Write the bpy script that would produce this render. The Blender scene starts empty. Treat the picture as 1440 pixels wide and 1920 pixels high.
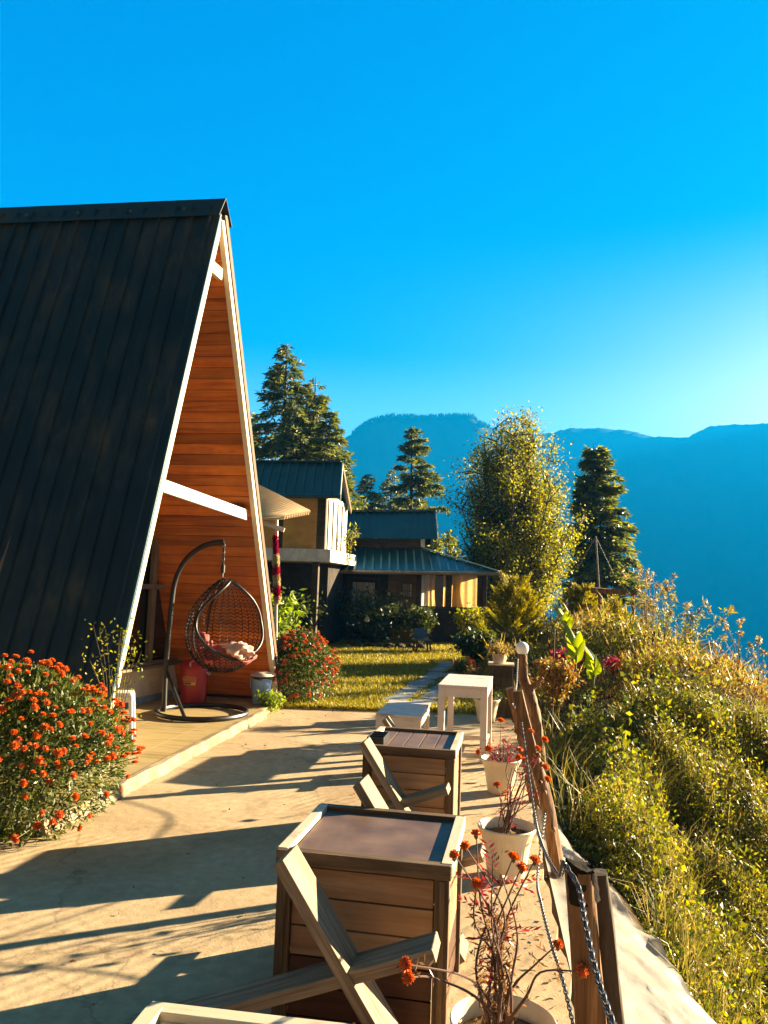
import bpy, math, random
import numpy as np
from mathutils import Vector, Matrix
C = bpy.context
S = C.scene
COL = S.collection
R_ = math.radians
# ------------------------------------------------------------------ camera
F = 1443.0
PITCH = math.atan(140 / F)
ROLL = R_(-2)
CAMZ = 1.6
_sp, _cp = math.sin(PITCH), math.cos(PITCH)
_cr, _sr = math.cos(ROLL), math.sin(ROLL)
fw = Vector((0, _cp, _sp)); upv = Vector((0, -_sp, _cp)); rt = Vector((1, 0, 0))
cx = rt * _cr - upv * _sr
cy = rt * _sr + upv * _cr
cd = bpy.data.cameras.new('camera'); cam = bpy.data.objects.new('camera', cd); COL.objects.link(cam)
cd.sensor_width = 36; cd.lens = F / 1920 * 36; cd.clip_start = .05; cd.clip_end = 9000
m = Matrix((cx, cy, -fw)).transposed().to_4x4(); m.translation = (0, 0, CAMZ)
cam.matrix_world = m
S.camera = cam
# ------------------------------------------------------------------ sky, sun, exposure
SUN_AZ, SUN_EL = R_(63), R_(15.5)
EXPO = 3.2
SKYK = .255
W = bpy.data.worlds.new("World"); S.world = W; W.use_nodes = True
nt = W.node_tree; N = nt.nodes; Lk = nt.links
bg = N['Background']
sk = N.new('ShaderNodeTexSky'); sk.sky_type = 'NISHITA'; sk.sun_disc = False
sk.sun_elevation = SUN_EL; sk.sun_rotation = SUN_AZ
sep = N.new('ShaderNodeSeparateColor'); Lk.new(sk.outputs[0], sep.inputs[0])
comb = N.new('ShaderNodeCombineColor')
def mth(op, a, b):
    n = N.new('ShaderNodeMath'); n.operation = op
    for i, v in enumerate((a, b)):
        if isinstance(v, (int, float)): n.inputs[i].default_value = v
        else: Lk.new(v, n.inputs[i])
    return n.outputs[0]
# a deep, saturated mountain azure: a gamma per channel on the physical sky
for i, (g, a) in enumerate(((4.2, .20), (.60, .312), (.22, .415))):
    Lk.new(mth('MULTIPLY', mth('POWER', mth('MULTIPLY', sep.outputs[i], .1), g), a * 10 * SKYK), comb.inputs[i])
# sky outside the view, behind and overhead, dimmed to keep shaded ground dark
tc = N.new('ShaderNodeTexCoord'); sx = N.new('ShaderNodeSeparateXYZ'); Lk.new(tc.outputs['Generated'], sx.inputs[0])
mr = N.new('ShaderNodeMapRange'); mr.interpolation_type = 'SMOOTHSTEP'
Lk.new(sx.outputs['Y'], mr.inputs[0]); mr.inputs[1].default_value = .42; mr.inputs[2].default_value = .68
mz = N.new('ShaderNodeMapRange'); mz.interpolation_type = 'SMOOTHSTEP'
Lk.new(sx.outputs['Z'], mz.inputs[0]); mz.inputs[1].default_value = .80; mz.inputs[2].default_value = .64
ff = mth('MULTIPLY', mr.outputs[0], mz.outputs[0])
def maprange(v, a, b):
    n = N.new('ShaderNodeMapRange'); n.interpolation_type = 'SMOOTHSTEP'; Lk.new(v, n.inputs[0]); n.inputs[1].default_value = a; n.inputs[2].default_value = b; return n.outputs[0]
def colmix(f, a, b, mode='MIX'):
    x = N.new('ShaderNodeMix'); x.data_type = 'RGBA'; x.blend_type = mode
    for i, v in ((0, f), (6, a), (7, b)):
        if isinstance(v, tuple): x.inputs[i].default_value = (*v, 1)
        elif isinstance(v, (int, float)): x.inputs[i].default_value = v
        else: Lk.new(v, x.inputs[i])
    return x.outputs[2]
# warm band added low behind the camera as fill light, zenith kept dark
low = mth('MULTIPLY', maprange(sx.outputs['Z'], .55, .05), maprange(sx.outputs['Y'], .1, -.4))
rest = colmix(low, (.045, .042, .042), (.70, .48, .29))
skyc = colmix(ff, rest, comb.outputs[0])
# pale glow round the sun
dt = N.new('ShaderNodeVectorMath'); dt.operation = 'DOT_PRODUCT'; Lk.new(tc.outputs['Generated'], dt.inputs[0])
dt.inputs[1].default_value = (math.sin(SUN_AZ) * math.cos(SUN_EL * .6), math.cos(SUN_AZ) * math.cos(SUN_EL * .6), math.sin(SUN_EL * .6))
glow = mth('MULTIPLY', mth('POWER', mth('MAXIMUM', dt.outputs['Value'], 0.0), 6.0), maprange(sx.outputs['Z'], .44, .16))
skyc = colmix(glow, skyc, (4.2, 3.3, 2.6))
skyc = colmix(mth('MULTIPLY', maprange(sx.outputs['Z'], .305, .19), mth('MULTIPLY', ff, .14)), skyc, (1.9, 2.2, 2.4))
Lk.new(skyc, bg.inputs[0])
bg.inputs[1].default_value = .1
sd = bpy.data.lights.new('sun', 'SUN'); sun = bpy.data.objects.new('sun', sd); COL.objects.link(sun)
sd.energy = 5.0; sd.angle = R_(.5); sd.color = (1, .80, .50)
sdir = Vector((math.sin(SUN_AZ) * math.cos(SUN_EL), math.cos(SUN_AZ) * math.cos(SUN_EL), math.sin(SUN_EL)))
sun.rotation_euler = sdir.to_track_quat('Z', 'Y').to_euler(); sun.location = (20, 10, 20)
S.view_settings.view_transform = 'Standard'; S.view_settings.look = 'None'
S.view_settings.exposure = EXPO; S.view_settings.gamma = 1; S.view_settings.use_curve_mapping = False
S.render.engine = 'CYCLES'
cy_ = S.cycles
cy_.use_denoising = True; cy_.max_bounces = 7; cy_.diffuse_bounces = 4; cy_.glossy_bounces = 2
cy_.transmission_bounces = 5; cy_.transparent_max_bounces = 8; cy_.volume_bounces = 0
cy_.sample_clamp_indirect = 6
# ------------------------------------------------------------------ pixel -> world (used only to survey the photograph)
def ray(px, py):
    x, y = px - 720, py - 960
    u = (_cr * x - _sr * y) / F; v = -(_sr * x + _cr * y) / F
    return Vector((u, _cp - v * _sp, _sp + v * _cp))
def G(px, py, z=0.0):
    r = ray(px, py); k = (z - CAMZ) / r.z
    return Vector((r.x * k, r.y * k, z))
def A(px, py, D):
    r = ray(px, py); k = D / r.y
    return Vector((r.x * k, D, CAMZ + r.z * k))
# ------------------------------------------------------------------ materials
def newmat(name):
    m = bpy.data.materials.new(name); m.use_nodes = True
    return m, m.node_tree.nodes, m.node_tree.links, m.node_tree.nodes['Principled BSDF']
def ramp(N, stops, interp='LINEAR'):
    r = N.new('ShaderNodeValToRGB'); r.color_ramp.interpolation = interp
    e = r.color_ramp.elements
    while len(e) > 1: e.remove(e[-1])
    e[0].position = stops[0][0]; e[0].color = (*stops[0][1], 1)
    for p, c in stops[1:]:
        x = e.new(p); x.color = (*c, 1)
    return r
def noise(N, L, vec, scale, detail=5, rough=.55, dist=0):
    n = N.new('ShaderNodeTexNoise'); n.inputs['Scale'].default_value = scale; n.inputs['Detail'].default_value = detail
    n.inputs['Roughness'].default_value = rough; n.inputs['Distortion'].default_value = dist
    if vec is not None: L.new(vec, n.inputs['Vector'])
    return n
def objvec(N, L, scale=(1, 1, 1), rnd=True, coord='Object'):
    t = N.new('ShaderNodeTexCoord'); mp = N.new('ShaderNodeMapping'); mp.inputs['Scale'].default_value = scale
    L.new(t.outputs[coord], mp.inputs[0])
    if rnd:
        oi = N.new('ShaderNodeObjectInfo'); mu = N.new('ShaderNodeMath'); mu.operation = 'MULTIPLY'; mu.inputs[1].default_value = 37
        L.new(oi.outputs['Random'], mu.inputs[0]); L.new(mu.outputs[0], mp.inputs['Location'])
    return mp.outputs[0]
def bump(N, L, h, b, strength=.3, dist=.01):
    bp = N.new('ShaderNodeBump'); bp.inputs['Strength'].default_value = strength; bp.inputs['Distance'].default_value = dist
    L.new(h, bp.inputs['Height']); L.new(bp.outputs[0], b.inputs['Normal']); return bp
def mixc(N, L, fac, a, b, mode='MIX'):
    x = N.new('ShaderNodeMix'); x.data_type = 'RGBA'; x.blend_type = mode
    for i, v in ((0, fac), (6, a), (7, b)):
        if isinstance(v, (int, float)): x.inputs[i].default_value = v
        elif isinstance(v, tuple): x.inputs[i].default_value = (*v, 1)
        else: L.new(v, x.inputs[i])
    return x.outputs[2]
def plain(name, c, rough=.5, metal=0, var=.25, scale=6, bmp=.1, spec=.5, c2=None):
    m, N, L, b = newmat(name)
    n = noise(N, L, objvec(N, L), scale, 6, .6)
    d = c2 or tuple(x * (1 - var) for x in c); e = tuple(min(1, x * (1 + var * .6)) for x in c)
    r = ramp(N, [(.3, d), (.7, e)]); L.new(n.outputs[0], r.inputs[0]); L.new(r.outputs[0], b.inputs['Base Color'])
    b.inputs['Roughness'].default_value = rough; b.inputs['Metallic'].default_value = metal
    b.inputs['Specular IOR Level'].default_value = spec
    if bmp:
        n2 = noise(N, L, objvec(N, L), scale * 8, 4); bump(N, L, n2.outputs[0], b, bmp, .004)
    return m
def wood(name, dark, mid, light, along=1.2, across=22, rough=.65, island=0.0, knots=0, bmp=.5, axis=0, spec=.3):
    m, N, L, b = newmat(name)
    sc = [across] * 3; sc[axis] = along
    v = objvec(N, L, tuple(sc))
    n = noise(N, L, v, 1.0, 6, .65, 1.2)
    r = ramp(N, [(.28, dark), (.5, mid), (.72, light)]); L.new(n.outputs[0], r.inputs[0])
    big = noise(N, L, objvec(N, L, (1, 1, 1)), 3.0, 4)
    rb = ramp(N, [(.3, (.72, .72, .72)), (.7, (1.1, 1.1, 1.1))]); L.new(big.outputs[0], rb.inputs[0])
    col = mixc(N, L, 1.0, r.outputs[0], rb.outputs[0], 'MULTIPLY')
    if island:
        g = N.new('ShaderNodeNewGeometry')
        ri = ramp(N, [(0, (1 - island,) * 3), (1, (1 + island * .4, 1 + island * .25, 1 + island * .1))])
        L.new(g.outputs['Random Per Island'], ri.inputs[0]); col = mixc(N, L, 1.0, col, ri.outputs[0], 'MULTIPLY')
    if knots:
        k = [knots * 1.0] * 3; k[axis] = knots * .4
        vo = N.new('ShaderNodeTexVoronoi'); vo.inputs['Scale'].default_value = 1; L.new(objvec(N, L, tuple(k)), vo.inputs['Vector'])
        rk = ramp(N, [(.05, (1, 1, 1)), (.13, (0, 0, 0))]); L.new(vo.outputs['Distance'], rk.inputs[0])
        col = mixc(N, L, rk.outputs[0], col, tuple(x * .35 for x in dark))
    L.new(col, b.inputs['Base Color']); b.inputs['Roughness'].default_value = rough; b.inputs['Specular IOR Level'].default_value = spec
    bump(N, L, n.outputs[0], b, bmp, .006)
    return m
def painted(name, c, under, wear=.42, rough=.5, axis=0):
    m, N, L, b = newmat(name)
    sc = [20] * 3; sc[axis] = 1.6
    n = noise(N, L, objvec(N, L, tuple(sc)), 1, 7, .7, .5)
    n2 = noise(N, L, objvec(N, L), 5, 5)
    ad = N.new('ShaderNodeMath'); ad.operation = 'MULTIPLY'; L.new(n.outputs[0], ad.inputs[0]); L.new(n2.outputs[0], ad.inputs[1])
    r = ramp(N, [(wear * wear - .06, under), (wear * wear + .02, tuple(x * .85 for x in c)), (.6, c)]); L.new(ad.outputs[0], r.inputs[0])
    L.new(r.outputs[0], b.inputs['Base Color']); b.inputs['Roughness'].default_value = rough
    bump(N, L, n.outputs[0], b, .35, .004)
    return m
def leafmat(name, cols, trans=.45, rough=.45, spec=.4):
    m, N, L, b = newmat(name)
    g = N.new('ShaderNodeNewGeometry')
    r = ramp(N, [(i / (len(cols) - 1), c) for i, c in enumerate(cols)]); L.new(g.outputs['Random Per Island'], r.inputs[0])
    L.new(r.outputs[0], b.inputs['Base Color']); b.inputs['Roughness'].default_value = rough; b.inputs['Specular IOR Level'].default_value = spec
    t = N.new('ShaderNodeBsdfTranslucent')
    hs = N.new('ShaderNodeHueSaturation'); hs.inputs['Value'].default_value = 1.35; hs.inputs['Saturation'].default_value = 1.1
    hs.inputs['Hue'].default_value = .49
    L.new(r.outputs[0], hs.inputs['Color']); L.new(hs.outputs[0], t.inputs['Color'])
    mx = N.new('ShaderNodeMixShader'); mx.inputs[0].default_value = trans
    L.new(b.outputs[0], mx.inputs[1]); L.new(t.outputs[0], mx.inputs[2])
    L.new(mx.outputs[0], N['Material Output'].inputs['Surface'])
    return m
def glass(name, c=(.02, .03, .03), rough=.04):
    m, N, L, b = newmat(name)
    b.inputs['Base Color'].default_value = (*c, 1); b.inputs['Roughness'].default_value = rough; b.inputs['Specular IOR Level'].default_value = .6
    return m
def clearglass(name):
    m, N, L, b = newmat(name)
    t = N.new('ShaderNodeBsdfTransparent'); g = N.new('ShaderNodeBsdfGlossy'); g.inputs['Roughness'].default_value = .03
    fr = N.new('ShaderNodeFresnel'); fr.inputs[0].default_value = 1.4
    mx = N.new('ShaderNodeMixShader'); L.new(fr.outputs[0], mx.inputs[0]); L.new(t.outputs[0], mx.inputs[1]); L.new(g.outputs[0], mx.inputs[2])
    L.new(mx.outputs[0], N['Material Output'].inputs['Surface'])
    return m
def cloth(name, cols, trans=.4, scale=8):
    m, N, L, b = newmat(name)
    n = noise(N, L, objvec(N, L), scale, 5)
    r = ramp(N, [(.3, cols[0]), (.7, cols[1])]); L.new(n.outputs[0], r.inputs[0])
    L.new(r.outputs[0], b.inputs['Base Color']); b.inputs['Roughness'].default_value = .85
    if trans:
        t = N.new('ShaderNodeBsdfTranslucent'); L.new(r.outputs[0], t.inputs['Color'])
        mx = N.new('ShaderNodeMixShader'); mx.inputs[0].default_value = trans
        L.new(b.outputs[0], mx.inputs[1]); L.new(t.outputs[0], mx.inputs[2]); L.new(mx.outputs[0], N['Material Output'].inputs['Surface'])
    return m
def concrete():
    m, N, L, b = newmat('concrete')
    v = objvec(N, L, rnd=False)
    n1 = noise(N, L, v, .9, 6, .6, .4); n2 = noise(N, L, v, 14, 6, .7); n3 = noise(N, L, v, 90, 4, .7)
    r1 = ramp(N, [(.28, (.33, .235, .135)), (.5, (.45, .34, .205)), (.72, (.54, .42, .27))]); L.new(n1.outputs[0], r1.inputs[0])
    r2 = ramp(N, [(.3, (.70, .68, .66)), (.65, (1.08, 1.06, 1.04))]); L.new(n2.outputs[0], r2.inputs[0])
    col = mixc(N, L, .8, r1.outputs[0], r2.outputs[0], 'MULTIPLY')
    # dark damp stains
    n4 = noise(N, L, v, 1.7, 7, .65, .8); r4 = ramp(N, [(.56, (1, 1, 1)), (.68, (.62, .58, .55))]); L.new(n4.outputs[0], r4.inputs[0])
    col = mixc(N, L, .7, col, r4.outputs[0], 'MULTIPLY')
    # cracks: thin edges of a distorted voronoi
    vo = N.new('ShaderNodeTexVoronoi'); vo.feature = 'DISTANCE_TO_EDGE'; vo.inputs['Scale'].default_value = .42
    nd = noise(N, L, v, 3, 5); ms = N.new('ShaderNodeVectorMath'); ms.operation = 'MULTIPLY_ADD'
    L.new(nd.outputs['Color'], ms.inputs[0]); ms.inputs[1].default_value = (.5, .5, 0); L.new(v, ms.inputs[2])
    L.new(ms.outputs[0], vo.inputs['Vector'])
    rc = ramp(N, [(0, (.25, .22, .2)), (.0035, (1, 1, 1))]); L.new(vo.outputs['Distance'], rc.inputs[0])
    col = mixc(N, L, .42, col, rc.outputs[0], 'MULTIPLY')
    L.new(col, b.inputs['Base Color']); b.inputs['Roughness'].default_value = .9; b.inputs['Specular IOR Level'].default_value = .2
    # broom marks in patches
    mp = N.new('ShaderNodeMapping'); mp.inputs['Rotation'].default_value = (0, 0, R_(38)); L.new(v, mp.inputs[0])
    wv = N.new('ShaderNodeTexWave'); wv.inputs['Scale'].default_value = 4.4; wv.inputs['Distortion'].default_value = 1.3; wv.inputs['Detail'].default_value = 3
    L.new(mp.outputs[0], wv.inputs['Vector'])
    pm = noise(N, L, v, .8, 2); rp = ramp(N, [(.47, (0, 0, 0)), (.56, (1, 1, 1))]); L.new(pm.outputs[0], rp.inputs[0])
    h1 = mixc(N, L, rp.outputs[0], (.5, .5, .5), wv.outputs[0])
    h = mixc(N, L, .55, h1, n2.outputs[0]); h = mixc(N, L, .25, h, n3.outputs[0])
    bump(N, L, h, b, .55, .014)
    return m
def soil(name, a, c, scale=3):
    return plain(name, c, .95, 0, .4, scale, .8, .1, a)
M = {}
M['concrete'] = concrete()
M['kerb'] = plain('kerb_concrete', (.29, .22, .145), .9, 0, .5, 5, .9, .2)
M['soil'] = soil('soil', (.035, .022, .012), (.10, .07, .035))
M['lawn'] = soil('lawn_soil', (.06, .055, .012), (.17, .13, .03), 2.5)
M['roof'] = plain('roof_sheet', (.012, .026, .030), .34, 0, .35, 2.2, .05, .5)
def streaky_roof():
    m, N, L, b = newmat('roof_sheet')
    n = noise(N, L, objvec(N, L, (5, 5, .30), False), 1.6, 7, .65, .6); n2 = noise(N, L, objvec(N, L, (1, 1, 1), False), 1.1, 5)
    mu = N.new('ShaderNodeMath'); mu.operation = 'MULTIPLY'; L.new(n.outputs[0], mu.inputs[0]); L.new(n2.outputs[0], mu.inputs[1])
    r = ramp(N, [(.12, (.006, .014, .018)), (.26, (.010, .022, .026)), (.36, (.030, .036, .030)), (.46, (.060, .058, .042))]); L.new(mu.outputs[0], r.inputs[0])
    L.new(r.outputs[0], b.inputs['Base Color']); b.inputs['Specular IOR Level'].default_value = .3
    rr = ramp(N, [(.2, (.30, .30, .30)), (.45, (.62, .62, .62))]); L.new(mu.outputs[0], rr.inputs[0]); L.new(rr.outputs[0], b.inputs['Roughness'])
    n3 = noise(N, L, objvec(N, L, rnd=False), 2.5, 3); bump(N, L, n3.outputs[0], b, .12, .02)
    return m
M['roof'] = streaky_roof()
M['roof_trim'] = plain('roof_trim', (.02, .07, .085), .35, 0, .3, 3, .05)
M['roof_far'] = plain('far_roof_sheet', (.026, .080, .082), .32, 0, .3, 1.5, .05)
M['cream'] = painted('cream_paint', (.78, .62, .40), (.30, .17, .07), .36)
M['barge'] = wood('barge_wood', (.045, .022, .007), (.10, .05, .016), (.16, .085, .028))
M['lining'] = wood('pine_boards', (.36, .075, .008), (.70, .19, .020), (.82, .28, .038), .9, 14, .42, .46, 1.7, .2)
M['greybar'] = plain('galvanised_bar', (.50, .52, .53), .4, .0, .12, 12, .05)
M['frame'] = wood('window_frame', (.10, .07, .04), (.17, .12, .07), (.22, .17, .10))
M['darkglass'] = glass('dark_glass', (.012, .010, .008))
M['wallcream'] = plain('cream_render', (.62, .50, .33), .85, 0, .2, 7, .3, .2)
M['bluetrim'] = plain('blue_damp_band', (.22, .28, .30), .8, 0, .3, 9, .3)
M['tile'] = None
M['rattan'] = plain('dark_rattan', (.013, .006, .0035), .6, 0, .4, 30, .2, .2)
M['steel'] = plain('dark_steel', (.008, .006, .005), .45, .0, .3, 10, .05)
M['red_cloth'] = cloth('red_cushion', ((.28, .035, .03), (.46, .12, .09)), .1)
M['pink_cloth'] = cloth('pink_cloth', ((.55, .28, .22), (.72, .50, .40)), .15)
M['redplastic'] = plain('red_plastic', (.34, .012, .008), .38, 0, .15, 5, .02)
M['black'] = plain('black_plastic', (.012, .010, .009), .4, 0, .2, 9, .05)
M['label'] = plain('yellow_label', (.55, .36, .05), .5, 0, .15, 20, 0)
M['labelred'] = plain('label_red', (.40, .02, .012), .5, 0, .1, 20, 0)
M['lidgrey'] = plain('grey_lid', (.55, .45, .36), .5, 0, .2, 10, .05)
M['bluebucket'] = plain('pale_blue_plastic', (.20, .32, .62), .38, 0, .1, 6, .03)
M['whiteplastic'] = plain('white_plastic', (.72, .72, .72), .4, 0, .1, 6, .03)
M['tablewood'] = wood('weathered_frame_wood', (.045, .026, .012), (.115, .070, .034), (.22, .145, .075), 1.4, 26)
M['boxboard'] = wood('pale_box_boards', (.25, .13, .060), (.37, .21, .102), (.47, .30, .165), 1.1, 16, .6, .22, 2.0, .3)
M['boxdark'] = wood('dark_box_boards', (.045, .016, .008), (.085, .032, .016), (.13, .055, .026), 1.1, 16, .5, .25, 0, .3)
M['boxtop'] = plain('varnished_top', (.145, .090, .062), .48, 0, .45, 5, .12, .22, (.075, .042, .034))
M['palesunlitedge'] = painted('pale_sunlit_worn_edge', (.62, .52, .36), (.22, .13, .06), .42)
M['plank'] = wood('grey_weathered_plank', (.085, .062, .038), (.24, .18, .115), (.42, .33, .215), 1.6, 30, .75)
M['whitewood'] = painted('white_painted_wood', (.72, .62, .54), (.36, .23, .15), .44)
M['pot'] = plain('cream_plastic_pot', (.74, .62, .44), .45, 0, .14, 7, .04)
M['potsoil'] = soil('potting_soil', (.06, .03, .012), (.22, .13, .05), 30)
M['purplepot'] = plain('purple_plastic_pot', (.22, .15, .22), .5, 0, .2, 7, .05)
M['claypot'] = plain('pale_clay_pot', (.52, .40, .30), .8, 0, .25, 9, .3)
M['log'] = wood('brown_log', (.035, .014, .005), (.17, .080, .027), (.38, .20, .08), 1.5, 26, .75, axis=2, bmp=.8)
M['charred'] = plain('charred_wood', (.018, .013, .010), .95, 0, .5, 20, .8, .1)
M['bark'] = wood('tree_bark', (.03, .02, .012), (.07, .05, .03), (.12, .085, .05), 3, 14, .9, axis=2)
M['chain'] = plain('galvanised_chain', (.10, .10, .11), .42, .6, .3, 60, .05)
M['globe'] = plain('opal_globe', (.86, .80, .70), .25, 0, .04, 4, 0)
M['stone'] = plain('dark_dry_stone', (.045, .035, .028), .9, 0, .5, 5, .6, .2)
M['darkwood'] = wood('old_dark_boards', (.025, .015, .008), (.06, .038, .02), (.10, .065, .035))
M['ochrewood'] = wood('ochre_plank_wall', (.13, .075, .022), (.20, .12, .04), (.27, .17, .06), 1, 10, .7, .3)
M['plywood'] = wood('amber_plywood', (.50, .235, .035), (.60, .30, .055), (.68, .38, .08), .8, 6, .55)
M['whitewash'] = plain('peeling_whitewash', (.66, .62, .54), .85, 0, .3, 4, .3, .2)
M['curtain'] = cloth('beige_curtain', ((.66, .42, .13), (.80, .56, .24)), .5)
M['curtain_lace'] = cloth('pale_lace', ((.70, .66, .58), (.82, .78, .70)), .4)
M['clear'] = clearglass('clear_glass')
M['gutter'] = plain('gutter_metal', (.22, .17, .12), .5, .2, .3, 4, .1)
M['canopy'] = plain('pale_corrugated_sheet', (.62, .46, .27), .6, 0, .15, 4, .05)
M['slab'] = plain('grey_flagstone', (.24, .26, .28), .85, 0, .35, 6, .5, .2)
M['bluechair'] = plain('blue_plastic', (.06, .085, .14), .5, 0, .2, 6, .05)
M['flower'] = leafmat('marigold_petals', [(.46, .080, .010), (.60, .135, .014), (.72, .21, .025)], .25)
M['flower_red'] = leafmat('red_marigold_petals', [(.40, .075, .022), (.56, .14, .035), (.66, .21, .05)], .2)
M['calyx'] = leafmat('calyx', [(.05, .07, .012), (.11, .10, .02)], .2)
M['leaf_bush'] = leafmat('marigold_leaves', [(.020, .036, .008), (.045, .07, .012), (.10, .13, .02), (.17, .17, .04)], .35)
M['stem_green'] = plain('green_stem', (.12, .13, .035), .6, 0, .3, 10, 0)
M['stem_dry'] = plain('dry_purple_stem', (.075, .030, .022), .7, 0, .3, 10, 0)
M['leaf_red'] = leafmat('red_leaves', [(.12, .014, .014), (.24, .030, .030), (.34, .07, .05)], .4)
M['leaf_dry'] = leafmat('dry_leaves', [(.07, .035, .018), (.16, .085, .035), (.30, .17, .06)], .35)
M['needle'] = leafmat('cedar_needles', [(.026, .050, .020), (.070, .105, .026), (.15, .17, .028), (.25, .24, .035)], .38)
M['needle_far'] = leafmat('pale_cedar_needles', [(.05, .085, .035), (.12, .15, .045), (.22, .22, .055)], .38)
M['leaf_tree'] = leafmat('broad_leaves', [(.045, .062, .008), (.13, .15, .012), (.27, .26, .016), (.42, .37, .03)], .5, .45, .3)
M['thuja'] = leafmat('golden_thuja', [(.07, .075, .008), (.22, .20, .012), (.42, .34, .02)], .45)
M['leaf_hill'] = leafmat('yellow_green_leaves', [(.045, .070, .008), (.13, .15, .012), (.26, .26, .016), (.42, .36, .04)], .45)
M['leaf_hill_mid'] = leafmat('mid_green_leaves', [(.025, .050, .008), (.075, .11, .012), (.16, .19, .018), (.24, .24, .03)], .42)
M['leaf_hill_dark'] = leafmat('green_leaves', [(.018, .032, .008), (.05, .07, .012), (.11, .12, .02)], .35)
M['weed_dry'] = leafmat('dry_weeds', [(.09, .06, .018), (.22, .155, .035), (.36, .27, .06), (.48, .38, .12)], .4)
M['weed_rust'] = leafmat('rusty_weeds', [(.13, .05, .018), (.26, .12, .03), (.32, .22, .05), (.24, .24, .04)], .4)
M['grass_long'] = leafmat('long_grass', [(.06, .075, .012), (.18, .17, .03), (.40, .31, .11)], .4)
M['grass_lawn'] = leafmat('lawn_grass', [(.09, .105, .008), (.22, .205, .012), (.37, .31, .02), (.47, .36, .05)], .4)
M['canna'] = leafmat('canna_leaf', [(.16, .22, .02), (.26, .32, .03)], .5, .35)
M['magenta'] = leafmat('magenta_plumes', [(.22, .006, .05), (.38, .018, .10), (.5, .06, .15)], .35)
M['rose_leaf'] = leafmat('dark_shrub_leaves', [(.012, .02, .008), (.03, .045, .014), (.08, .10, .02)], .3)
M['green_fresh'] = leafmat('fresh_green', [(.08, .14, .01), (.2, .28, .03), (.3, .36, .05)], .45)
M['white_flower'] = leafmat('white_petals', [(.7, .68, .6), (.8, .78, .7)], .2)
M['garland_red'] = leafmat('garland_red', [(.36, .008, .03), (.55, .03, .08)], .2)
M['garland_cream'] = leafmat('garland_cream', [(.60, .48, .24), (.72, .62, .36)], .2)
M['plasticsheet'] = None
M['mountain'] = plain('forested_slope', (.030, .045, .030), 1, 0, .5, .02, 0, 0)
M['ridge_tree'] = plain('far_forest', (.018, .03, .02), 1, 0, .3, .05, 0, 0)
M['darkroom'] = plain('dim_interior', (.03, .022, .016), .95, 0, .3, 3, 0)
def tile_mat():
    m, N, L, b = newmat('porch_tiles')
    v = objvec(N, L, rnd=False)
    mp = N.new('ShaderNodeMapping'); mp.inputs['Rotation'].default_value = (0, 0, R_(9)); L.new(v, mp.inputs[0])
    br = N.new('ShaderNodeTexBrick'); br.offset = 0; br.inputs['Scale'].default_value = 1.0
    br.inputs['Brick Width'].default_value = .62; br.inputs['Row Height'].default_value = .62; br.inputs['Mortar Size'].default_value = .006
    L.new(mp.outputs[0], br.inputs['Vector'])
    mp2 = N.new('ShaderNodeMapping'); mp2.inputs['Scale'].default_value = (1.2, 9, 1); L.new(mp.outputs[0], mp2.inputs[0])
    n = noise(N, L, mp2.outputs[0], 1.6, 6, .6, .6)
    r = ramp(N, [(.3, (.21, .145, .055)), (.48, (.36, .265, .115)), (.75, (.45, .345, .17))]); L.new(n.outputs[0], r.inputs[0])
    col = mixc(N, L, br.outputs['Fac'], r.outputs[0], (.46, .36, .2))
    L.new(col, b.inputs['Base Color']); b.inputs['Roughness'].default_value = .5
    bump(N, L, br.outputs['Fac'], b, -.3, .004)
    return m
M['tile'] = tile_mat()
def sheet_mat():
    m, N, L, b = newmat('milky_plastic_sheet')
    n = noise(N, L, objvec(N, L), 3.5, 6, .6, .5)
    r = ramp(N, [(.3, (.34, .30, .24)), (.7, (.50, .45, .37))]); L.new(n.outputs[0], r.inputs[0])
    L.new(r.outputs[0], b.inputs['Base Color']); b.inputs['Roughness'].default_value = .24; b.inputs['Specular IOR Level'].default_value = .7
    t = N.new('ShaderNodeBsdfTranslucent'); L.new(r.outputs[0], t.inputs['Color'])
    mx = N.new('ShaderNodeMixShader'); mx.inputs[0].default_value = .25
    L.new(b.outputs[0], mx.inputs[1]); L.new(t.outputs[0], mx.inputs[2]); L.new(mx.outputs[0], N['Material Output'].inputs['Surface'])
    n2 = noise(N, L, objvec(N, L), 7, 6, .6, 2.5); bump(N, L, n2.outputs[0], b, .3, .02)
    return m
M['plasticsheet'] = sheet_mat()
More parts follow.
